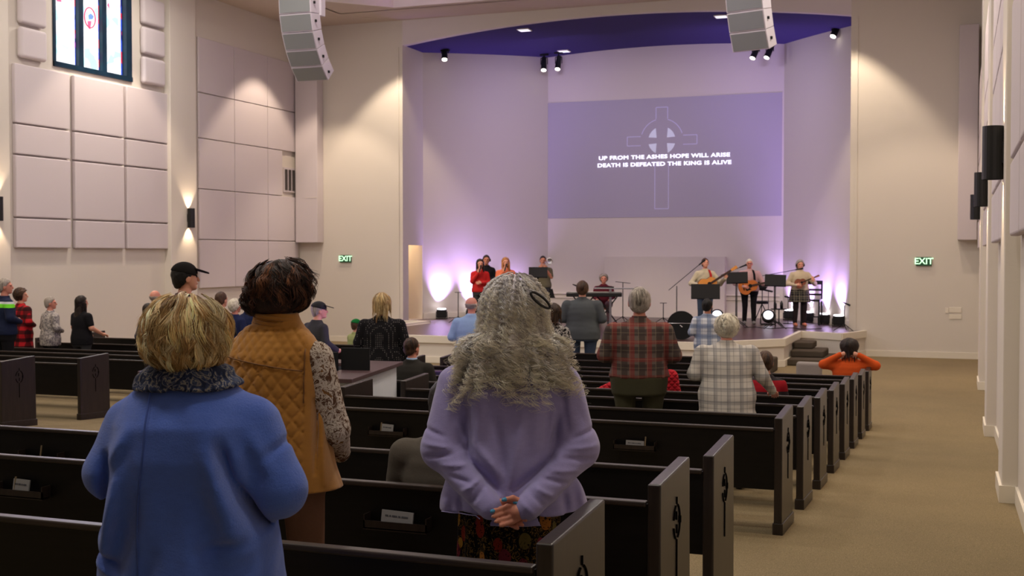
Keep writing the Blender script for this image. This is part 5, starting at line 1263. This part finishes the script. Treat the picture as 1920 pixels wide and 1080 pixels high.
for px, Y, l in ((1441, 30.9, 'round floor light shining at the camera between the guitarist in pink and the table'), (1345, 30.6, 'round floor light glowing behind the boy in blue plaid')):
    x, y = at(px, Y); e = empty('round_floor_light', (x, y, STZ), R(towards(px, Y) - 180), l, 'stage light', 'round forward facing floor lights')
    m = MB(); m.M = Matrix.Translation((0, -.02, .24)) @ Matrix.Rotation(R(60), 4, 'X'); m.lathe([(.16, -.12), (.17, .0), (.15, .01)], 24); m.build('housing', M['mattblack'], e)
    m = MB(); m.M = Matrix.Translation((0, -.02, .24)) @ Matrix.Rotation(R(60), 4, 'X'); m.lathe([(.12, .005), (.12, .02)], 24); m.build('lens', glow('round_lens', (.85, .86, 1, 1), 1.0), e)
    m = MB(); m.box(-.19, .19, -.1, .06, 0, .03); m.box(-.19, -.175, -.04, .03, 0, .26); m.box(.175, .19, -.04, .03, 0, .26); m.build('yoke', M['mattblack'], e)
x, y = at(1031, 30.6); e = empty('black_floor_fixture', (x, y, STZ), R(towards(1031, 30.6) - 180 + 20), 'black barn door fixture on a pole left of the keyboard', 'stage light')
m = MB(); m.hexa([(-.13, -.05, .62), (.13, -.05, .62), (.13, .05, .62), (-.13, .05, .62), (-.04, -.05, .86), (.06, -.05, .86), (.06, .05, .86), (-.04, .05, .86)]); m.build('housing', M['mattblack'], e)
m = MB(); m.tube([(0, 0, 0), (0, 0, .64)], .015, 6); m.build('pole', M['mattblack'], e); MB().box(-.16, .16, -.12, .12, 0, .03).build('base', M['mattblack'], e)
m = MB(); m.lathe([(.07, .3), (.08, .36), (.05, .42)], 14); m.build('lens', glow('blue_white_lens', (.8, .85, 1, 1), 3), e)
# cables
def cable(pts, label):
    m = MB(); m.tube(pts, .008, 5); tag(m.build('cable', M['mattblack']), label, 'cable', 'black cables on the stage')
cable([(X_at(828, 31), 31.2, STZ + .01), (X_at(845, 31), 31.0, STZ + .012), (X_at(870, 31), 31.4, STZ + .01), (X_at(884, 31.5), 31.6, STZ + .01)], 'black cable running between the left floor lights')
cable([(X_at(1395 + 18 * i, 29.3), 29.4 + .25 * math.sin(i * 1.7), STZ + .01) for i in range(9)], 'black cable snaking under the right music stands')
# ================= THE THREE PEOPLE IN FRONT =================
class Front:
    """maps picture measures at one depth to the local frame of a figure that stands with its back to the camera"""
    def __init__(s, pc, d): s.pc, s.d, s.S = pc, d, FPX / d; s.X, s.Y = depth_xy(pc, d); s.fl = floor_z(s.Y)
    def x(s, px): return (px - s.pc) / s.S
    def z(s, y): return Z_at(y, s.d) - s.fl
    def rows(s, rs, cy=0.): return [(s.z(y), (s.x(a) + s.x(b)) / 2, cy_, (s.x(b) - s.x(a)) / 2, dep) for y, a, b, dep, cy_ in sorted(rs, key=lambda r: -r[0])]
CK = 2.1
def creases(P, L, back=True):
    o = np.zeros(len(P), np.float32)
    for x0, z0, x1, z1, sg, am in L:
        a = A(x0, z0); ab = A(x1 - x0, z1 - z0); v = P[:, [0, 2]] - a; t = np.clip((v @ ab) / float(ab @ ab), 0, 1)
        dd = np.linalg.norm(v - t[:, None] * ab, axis=1); o += am * np.exp(-(dd / sg) ** 2) * np.sin(PI * np.clip(t * .9 + .05, 0, 1)) ** .5
    return -CK * o * (P[:, 1] < .03)
def surf_line(V, pts, r, name, mat, parent, lift=.001):
    out = []
    for x, z in pts:
        d = (V[:, 0] - x) ** 2 + (V[:, 2] - z) ** 2; near = V[d < .012 ** 2]
        if len(near): out.append((x, float(near[:, 1].min()) - lift, z))
    m = MB(); m.tube(out, r, 6); return m.build(name, mat, parent, True)
def wool(name, c, amt=.5):
    t = NT(name, .95, 0, .1); n = t.noise(190, 5, .75); n2 = t.noise(30, 4, .6, vec=t.mapping((1, 1, 2.4)))
    t.base(t.mix(n2, c, tuple(v * .80 for v in c[:3]) + (1,))); t.b.inputs['Sheen Weight'].default_value = .35; t.b.inputs['Sheen Roughness'].default_value = .5
    t.bump(t.math('ADD', n, t.math('MULTIPLY', n2, .5)), amt, .004); return t.m
# ---------- 1: blue sweater ----------
F1 = Front(355, 3.25); u1 = 1.50 / 1.7
def J(F, u, px, y, dy): return (F.x(px) / u, dy / u, F.z(y) / u)
def arm_unit(F, u, el, wr, d, n, s):
    e_, w_ = J(F, u, *el), J(F, u, *wr)
    return ((s * e_[0], e_[1], e_[2]), (s * w_[0], w_[1], w_[2]), (s * d[0], d[1], d[2]), (s * n[0], n[1], n[2]))
b1, I1 = person(F1.X, F1.Y, 1.50, 'person nearest the camera, short blond hair, blue wool sweater and dark patterned scarf', rz=YAW, w=1.0,
    arms=(arm_unit(F1, u1, (212, 885, -.01), (235, 930, .2), (.9, .5, .2), (0, 0, 1), -1), arm_unit(F1, u1, (520, 905, -.02), (470, 925, .2), (-.9, .5, .2), (0, 0, 1), 1)),
    skin_='fair', top=None, bottom=charcoal, hair=('none', ''), h=.010, turn=0)
def ppl(L, F): return [(F.x(a), F.z(b), F.x(c), F.z(d), sg, am) for a, b, c, d, sg, am in L]
t1 = F1.rows([(1290, 165, 545, .215, .0), (1180, 172, 545, .21, 0), (1080, 180, 530, .20, 0), (950, 190, 512, .185, -.0), (850, 205, 500, .175, -.01), (790, 214, 492, .16, -.01), (757, 226, 478, .135, 0), (735, 245, 455, .115, 0), (718, 270, 432, .095, 0), (704, 298, 408, .08, 0), (696, 310, 398, .07, 0)])
cr1 = ppl([(432, 820, 448, 880, .014, -.016), (448, 880, 500, 980, .014, -.018), (420, 840, 470, 1010, .03, .012), (402, 760, 420, 850, .04, .006), (230, 860, 262, 800, .02, .010), (250, 870, 215, 1030, .022, .014), (216, 850, 204, 980, .014, -.016), (280, 930, 240, 1060, .03, -.008), (320, 1000, 300, 1075, .03, -.006), (360, 860, 350, 1060, .045, -.006), (390, 900, 430, 1060, .03, -.007), (190, 1020, 250, 1045, .012, -.008), (200, 1040, 260, 1068, .012, .007), (470, 1000, 400, 1010, .016, -.007), (505, 850, 545, 820, .012, -.006), (480, 800, 520, 880, .02, .006)], F1)
def f1(P):
    d = loft(P, t1)
    for sh, el, wr, r0, r1 in ((((236, 795, 0)), (206, 885, -.02), (235, 950, .2), .062, .062), ((468, 800, 0), (525, 915, -.03), (470, 955, .2), .085, .072)):
        a = (F1.x(sh[0]), sh[2], F1.z(sh[1])); b = (F1.x(el[0]), el[2], F1.z(el[1])); c = (F1.x(wr[0]), wr[2], F1.z(wr[1]))
        d = smin(d, smin(seg(P, a, b, r0, r1), seg(P, b, c, r1, .05), .03), .022)
    d = d + creases(P, cr1) + .003 * vnoise(P * A(1, 1, .5), 34, 2) + .0012 * vnoise(P, 90, 4)
    return np.maximum(d, F1.z(1270) - P[:, 2])
V, F = snet(f1, (-.37, -.27, F1.z(1290) - .02), (.37, .32, F1.z(680)), .0075); V = smooth_mesh(V, F, 1)
blue = wool('blue_boiled_wool', srgb(80, 112, 206), .7)
sw1 = quads('sweater', V, F, blue, b1)
surf_line(V, [(F1.x(304 - (y - 712) * .045 + 3 * math.sin(y / 40)), F1.z(y)) for y in range(712, 1250, 12)], .0024, 'back_seam', plain('blue_seam', srgb(60, 84, 160), .95), sw1, .0006)
m = MB(); m.tube([(F1.x(352) + .085 * math.cos(a), .0 + .078 * math.sin(a), F1.z(701) + .006 * math.cos(a)) for a in [2 * PI * i / 24 for i in range(25)]], .016, 8); m.build('ribbed_collar', blue, sw1, True)
def scarf_m():
    t = NT('navy_paisley_scarf', .85, 0, .2); n = t.noise(24, 3, .55, dist=2.0); t.base(t.ramp(n, [(.40, srgb(30, 40, 72)), (.47, srgb(58, 70, 100)), (.5, srgb(150, 142, 124)), (.53, srgb(48, 60, 94)), (.6, srgb(24, 32, 58))])); t.bump(t.noise(130, 3), .3, .003); return t.m
def fs(P):
    q = P - A(F1.x(350), .005, F1.z(703)); zz = q[:, 2] - .03 * q[:, 0] / .1 * 0
    rad = np.sqrt((q[:, 0] / 1.12) ** 2 + (q[:, 1] / .98) ** 2); hgt = .034 - .02 * (q[:, 0] / .12)
    d = np.sqrt((rad - .104 + zz * .75) ** 2 + (np.maximum(np.abs(zz - .0) - .02, 0)) ** 2) - .013
    return d + .004 * np.sin(zz * 150 + 3 * np.sin(q[:, 0] * 20)) + .003 * vnoise(P, 60, 8)
implicit('scarf', fs, (F1.x(352) - .17, -.16, F1.z(703) - .06), (F1.x(352) + .17, .17, F1.z(703) + .07), .005, scarf_m(), b1, 1)
hc1 = (F1.x(350), .0, F1.z(620))
fh = lambda P: np.maximum(smin(ell(P, hc1, (.098, .108, .092)), ell(P, (hc1[0], -.04, hc1[2] - .05), (.085, .075, .062)), .03) + .004 * vnoise(P, 60, 1), P[:, 1] * .9 - (P[:, 2] - hc1[2]) * .5 - .06)
implicit('hair', fh, (hc1[0] - .15, -.16, hc1[2] - .14), (hc1[0] + .15, .16, hc1[2] + .13), .007, hairm('dark_blond_hair', srgb(96, 72, 44), srgb(140, 108, 68)), b1, 1)
g1 = [lin(246, 220, 166), lin(220, 184, 126), lin(184, 146, 94), lin(252, 236, 196), lin(150, 114, 70), lin(234, 204, 148)]
cap_hair(b1, hc1, (.099, .112, .096), 9000, 0, g1, curl=.006, fr=8, seed=3, width=.0009, k=18, lift=.13, face=.03, swirl=.9, clump=34, tight=.05, tonev=.75, name='hair_strands')
cap_hair(b1, (hc1[0], -.035, hc1[2] - .030), (.090, .086, .072), 3600, 0, g1[1:5] + g1[:1], tonev=.5, curl=.005, fr=8, seed=5, width=.0009, k=14, lift=.12, face=.02, swirl=.6, name='hair_strands', flip=.01, clump=20)
# ---------- 2: quilted vest ----------
F2 = Front(520, 4.7); u2 = 1.65 / 1.7
b2, I2 = person(F2.X, F2.Y, 1.65, 'person with brown hair in an ochre quilted vest over a patterned knit sleeve', rz=YAW - 8, w=1.02,
    arms=(arm_unit(F2, u2, (420, 800, .05), (450, 850, .22), (.6, .8, 0), (0, 0, 1), -1), arm_unit(F2, u2, (628, 800, .02), (618, 862, .2), (-.5, .9, .1), (-1, 0, 0), 1)),
    skin_='pink', top=None, bottom=cloth('brown_corduroy', srgb(120, 86, 66), .3, 90), hair=('none', ''), h=.011, turn=-32)
t2 = F2.rows([(925, 444, 640, .175, .02), (880, 438, 628, .17, .01), (820, 432, 614, .165, 0), (760, 426, 604, .16, 0), (700, 422, 602, .15, 0), (665, 424, 602, .14, 0), (645, 434, 598, .12, 0), (628, 446, 586, .10, 0), (612, 464, 570, .085, .0), (602, 476, 562, .078, .0), (588, 480, 556, .074, .0)])
def f2(P):
    d = loft(P, t2)
    s = 62.; a = np.abs(np.sin((P[:, 0] + P[:, 2] * .72) * s)); b = np.abs(np.sin((P[:, 0] - P[:, 2] * .72) * s)); qm = np.minimum(a, b)
    zone = (P[:, 0] < F2.x(588)) & (P[:, 2] < F2.z(612))
    yoke = P[:, 2] > F2.z(672) - (P[:, 0]) * .25
    a2 = np.abs(np.sin((P[:, 0] + P[:, 2] * .72) * s * 1.35)); b2_ = np.abs(np.sin((P[:, 0] - P[:, 2] * .72) * s * 1.35)); qm = np.where(yoke, np.minimum(a2, b2_) * .7, qm)
    d = d - np.where(zone, .0065 * np.minimum(qm * 1.6, 1) ** .6, .004)
    d = d + creases(P, ppl([(600, 745, 606, 880, .006, -.006), (612, 760, 622, 900, .012, .006), (440, 610, 540, 600, .004, -.005), (460, 622, 560, 616, .004, -.003)], F2)) + .003 * vnoise(P * A(1, 1, .6), 40, 6)
    hole = seg(P, (F2.x(618), 0, F2.z(690)), (F2.x(640), .02, F2.z(790)), .06, .06)
    d = np.maximum(d, -hole)
    return np.maximum(d, F2.z(915) - P[:, 2])
V, F = snet(f2, (-.27, -.24, F2.z(925) - .02), (.30, .27, F2.z(578)), .0055); V = smooth_mesh(V, F, 1)
ochre = wool('ochre_quilted_nylon', srgb(176, 122, 54), .12); ochre_d = plain('ochre_piping', srgb(120, 78, 34), .7)
v2 = quads('quilted_vest', V, F, ochre, b2)
surf_line(V, [(F2.x(px), F2.z(664 + (px - 430) * .17)) for px in range(432, 592, 8)], .0028, 'yoke_piping', ochre_d, v2, .001)
surf_line(V, [(F2.x(587 + (3 if k % 2 else 0) * 0), F2.z(650 + 9 * k)) for k in range(12)], .003, 'armhole_piping', ochre_d, v2, .001)
for yy in (594, 606):
    m = MB(); m.tube([(F2.x(518) + .083 * math.cos(a), .0 + .083 * math.sin(a), F2.z(yy) - .012 * math.cos(a)) for a in [2 * PI * i / 24 for i in range(25)]], .0085, 6); m.build('collar_roll', ochre, v2, True)
def knit():
    t = NT('brown_white_knit_sleeve', .95, 0, .1); n = t.noise(30, 5, .75, dist=1.6); w = t.voro(9, 'DISTANCE_TO_EDGE'); a = t.math('ADD', n, t.math('MULTIPLY', w, .25))
    t.base(t.ramp(a, [(.48, srgb(92, 66, 50)), (.53, srgb(196, 184, 170)), (.60, srgb(210, 200, 188)), (.64, srgb(104, 76, 56)), (.76, srgb(150, 108, 58))], 'LINEAR')); t.bump(t.noise(170, 3), .5, .004); return t.m
def fsl(s_):
    def f(P):
        if s_ > 0: a, b, c = (F2.x(592), 0, F2.z(672)), (F2.x(626), .02, F2.z(806)), (F2.x(612), .2, F2.z(862))
        else: a, b, c = (F2.x(448), 0, F2.z(690)), (F2.x(415), .04, F2.z(806)), (F2.x(448), .2, F2.z(850))
        return smin(seg(P, a, b, .072, .060), seg(P, b, c, .058, .042), .03) + .003 * vnoise(P, 40, 3)
    return f
kn = knit()
for s_ in (1, -1):
    implicit('sleeve', fsl(s_), (-.32, -.14, F2.z(900)), (.33, .3, F2.z(600)), .008, kn, b2, 1)
hc2 = (F2.x(524), .01, F2.z(535))
brd = hairm('deep_brown_hair', srgb(30, 18, 13), srgb(58, 34, 24))
fh2 = lambda P: np.maximum(smin(smin(ell(P, hc2, (.108, .114, .100)), ell(P, (hc2[0] - .01, -.03, hc2[2] - .06), (.09, .08, .06)), .03), ell(P, (F2.x(478), -.0, F2.z(562)), (.045, .06, .04)), .03) + .006 * vnoise(P, 50, 1), (P[:, 1] * .6 + P[:, 0] * .5) - (P[:, 2] - hc2[2]) * .4 - .085)
implicit('hair', fh2, (hc2[0] - .19, -.17, hc2[2] - .17), (hc2[0] + .17, .17, hc2[2] + .15), .008, brd, b2, 1)
g2 = [lin(58, 34, 24), lin(40, 24, 18), lin(84, 50, 34), lin(30, 19, 15), lin(128, 82, 54)]
cap_hair(b2, hc2, (.112, .118, .104), 5200, 0, g2, curl=.007, fr=12, seed=13, width=.0012, k=14, lift=.09, face=.05, swirl=.7, name='hair_strands', flip=.008, clump=22)
cap_hair(b2, (F2.x(484), -.01, F2.z(560)), (.05, .065, .045), 900, 0, g2[:3], curl=.008, fr=10, seed=17, width=.0014, k=10, lift=.3, swirl=.9, name='hair_strands', flip=-.02)
m = MB(); hp2 = I2['hp']; pe = Vector(hp2((.088, -.005, -.055))); m.lathe([(.0001, -.008), (.007, -.003), (.007, .003), (.0001, .008)], 10, pe); m.build('earring', plain('amber_earring', srgb(170, 80, 40), .3), b2, True)
# ---------- 3: lavender sweater ----------
F3 = Front(955, 4.42); u3 = 1.60 / 1.7
pol = plain('turquoise_nail_polish', srgb(70, 150, 190), .2, 0, 0, 60, .6, .05)
paisley_done = None
def paisley():
    t = NT('dark_paisley_skirt_cloth', .9, 0, .1); nz = t.noise(9, 2, .5); vec = t.mapping((1, 1, .75))
    c = t.voro(17, 'F1', 'Distance', vec=vec); cc = t.voro(17, 'F1', 'Color', vec=vec); n = t.noise(40, 3, .6, dist=3)
    sp = t.add('ShaderNodeSeparateColor'); t.l.new(cc, sp.inputs[0])
    pal = t.ramp(sp.outputs[0], [(0, srgb(150, 96, 40)), (.3, srgb(128, 44, 30)), (.5, srgb(168, 124, 50)), (.7, srgb(110, 40, 52)), (.85, srgb(96, 84, 44))], 'CONSTANT')
    ring = t.math('MULTIPLY', t.math('GREATER_THAN', c, .13), t.math('LESS_THAN', c, .42)); core = t.math('LESS_THAN', c, .09)
    a = t.mix(t.math('GREATER_THAN', n, .56), srgb(16, 13, 13), srgb(140, 108, 52)); a = t.mix(ring, a, pal); a = t.mix(core, a, srgb(170, 60, 40)); a = t.mix(t.math('GREATER_THAN', n, .60), a, srgb(18, 14, 14)); t.base(a); return t.m
b3, I3 = person(F3.X, F3.Y, 1.60, 'person with long grey curls in a lavender sweater, hands clasped behind the back', rz=YAW, w=.84,
    arms=(arm_unit(F3, u3, (836, 832, -.03), (922, 932, -.205), (.86, -.02, -.36), (0, -1, .1), -1), arm_unit(F3, u3, (1078, 832, -.03), (990, 930, -.225), (-.84, -.04, -.28), (0, -1, .25), 1)),
    skin_='pink', top=None, bottom=blackc, skirt=(.12, paisley()), hair=('none', ''), h=.010, nails=(pol, (4, 5, 9)), curl=.5)
CK = 1.5
t3 = F3.rows([(970, 822, 1108, .175, -.01), (953, 824, 1104, .172, -.01), (910, 832, 1084, .165, -.01), (850, 846, 1066, .155, -.01), (780, 850, 1064, .15, -.0), (730, 850, 1064, .14, 0), (700, 856, 1056, .125, 0), (680, 874, 1038, .105, 0), (662, 896, 1016, .085, 0), (648, 914, 998, .07, 0)])
cr3 = ppl([(862, 700, 852, 790, .012, -.010), (1050, 700, 1062, 800, .012, -.010), (866, 770, 882, 850, .016, -.011), (1050, 770, 1030, 850, .016, -.011), (876, 850, 935, 905, .014, -.014), (1034, 850, 962, 905, .014, -.014), (905, 700, 895, 820, .022, .008), (930, 780, 950, 900, .02, -.010), (985, 760, 955, 900, .022, .009), (1010, 710, 1000, 830, .022, .007), (900, 830, 940, 880, .016, .010), (870, 720, 885, 810, .014, -.007), (1030, 740, 1020, 830, .014, -.007), (838, 920, 834, 950, .018, .008), (865, 925, 868, 950, .012, -.008), (1055, 915, 1060, 950, .014, -.010), (1085, 905, 1095, 950, .016, .009)], F3)
arm3 = ppl([(800, 800, 835, 812, .008, -.007), (796, 825, 845, 830, .008, .006), (800, 850, 850, 842, .008, -.008), (830, 862, 880, 858, .008, .007), (850, 880, 890, 890, .008, -.007), (870, 905, 905, 880, .008, .008), (885, 925, 915, 890, .008, -.007), (1112, 800, 1072, 815, .008, -.007), (1115, 830, 1062, 832, .008, .006), (1110, 855, 1052, 848, .009, -.008), (1080, 872, 1030, 866, .008, .007), (1060, 892, 1015, 880, .008, -.008), (1035, 912, 1000, 892, .008, .007), (1015, 925, 990, 900, .008, -.006), (1000, 940, 975, 915, .007, .005)], F3)
def f3(P):
    d = loft(P, t3)
    for s_ in (-1, 1):
        px = (lambda v: v) if s_ < 0 else (lambda v: 1910 - v)
        a = (F3.x(px(858)), -.0, F3.z(722)); b = (F3.x(px(833)), -.035, F3.z(838)); c = (F3.x(px(922)), -.20, F3.z(932))
        if s_ > 0: b = (F3.x(1081), -.035, F3.z(838)); c = (F3.x(988), -.22, F3.z(931))
        ar = smin(seg(P, a, b, .078, .078), seg(P, b, c, .078, .046), .03) + creases(P, arm3) + .003 * vnoise(P, 55, 7)
        d = smin(d, ar, .014)
    d = d + creases(P, cr3) + .002 * vnoise(P * A(1, 1, .5), 36, 2)
    hem = F3.z(952) + .006 * np.sin(P[:, 0] * 30)
    return np.where(P[:, 1] < -.172, d, np.maximum(d, hem - P[:, 2]))
V, F = snet(f3, (-.37, -.31, F3.z(975)), (.37, .22, F3.z(636)), .0062); V = smooth_mesh(V, F, 1)
lav = wool('lavender_knit', srgb(160, 152, 204), .35)
sw3 = quads('sweater', V, F, lav, b3)
surf_line(V, [(F3.x(px), F3.z(951)) for px in range(830, 905, 8)], .002, 'hem_rib', lav, sw3, .0)
hc3 = (F3.x(964), -.0, F3.z(584))
gy = hairm('silver_curls_base', srgb(120, 112, 108), srgb(178, 168, 158))
fh3 = lambda P: np.maximum(smin(ell(P, hc3, (.108, .115, .124)), loft(P, [(F3.z(676), hc3[0], -.10, .150, .06), (F3.z(640), hc3[0], -.06, .132, .095), (F3.z(590), hc3[0], -.02, .112, .112)]), .03) + .012 * vnoise(P, 45, 1) + .005 * vnoise(P, 120, 2), P[:, 1] - .04 - np.maximum(0, P[:, 2] - hc3[2]) * 1.2)
implicit('hair', fh3, (hc3[0] - .23, -.22, hc3[2] - .30), (hc3[0] + .23, .17, hc3[2] + .17), .007, gy, b3, 0)
g3 = [lin(236, 230, 234), lin(252, 248, 250), lin(206, 200, 206), lin(255, 253, 255), lin(184, 178, 184)]
cap_hair(b3, hc3, (.114, .124, .134), 3200, 0, g3, curl=.005, fr=26, seed=23, width=.0010, k=26, lift=.06, face=.05, swirl=.25, clump=9, tight=.03, name='hair_strands')
cap_hair(b3, hc3, (.106, .118, .128), 6000, .19, g3, curl=.0085, fr=52, seed=29, tonev=.6, width=.0009, k=52, lift=.11, spread=.40, face=.02, swirl=.25, clump=9, tight=.022, name='hair_strands', ends=lin(240, 230, 204))
cap_hair(b3, (hc3[0], -.05, F3.z(655)), (.16, .09, .07), 2400, .13, g3, tonev=.6, curl=.012, fr=46, seed=31, width=.0009, k=44, lift=.2, spread=.14, face=-.0, swirl=.4, clump=8, tight=.03, name='hair_strands', ends=lin(244, 232, 204))
# hair clip
cb = plain('black_hair_clip', srgb(16, 15, 16), .25)
cx0 = Vector((F3.x(994), -.126, F3.z(549))); cx1 = Vector((F3.x(1025), -.102, F3.z(574)))
m = MB(); ax = (cx1 - cx0); L = ax.length; ax.normalize(); nn = Vector((.35, -.9, .2)).normalized(); sd = ax.cross(nn).normalized(); mid_ = (cx0 + cx1) / 2
m.tube([mid_ + ax * (L * .56 * math.cos(a)) + sd * (.014 * math.sin(a)) + nn * .012 for a in [2 * PI * i / 20 for i in range(21)]], .005, 6)
m.build('hair_clip', cb, b3, True)
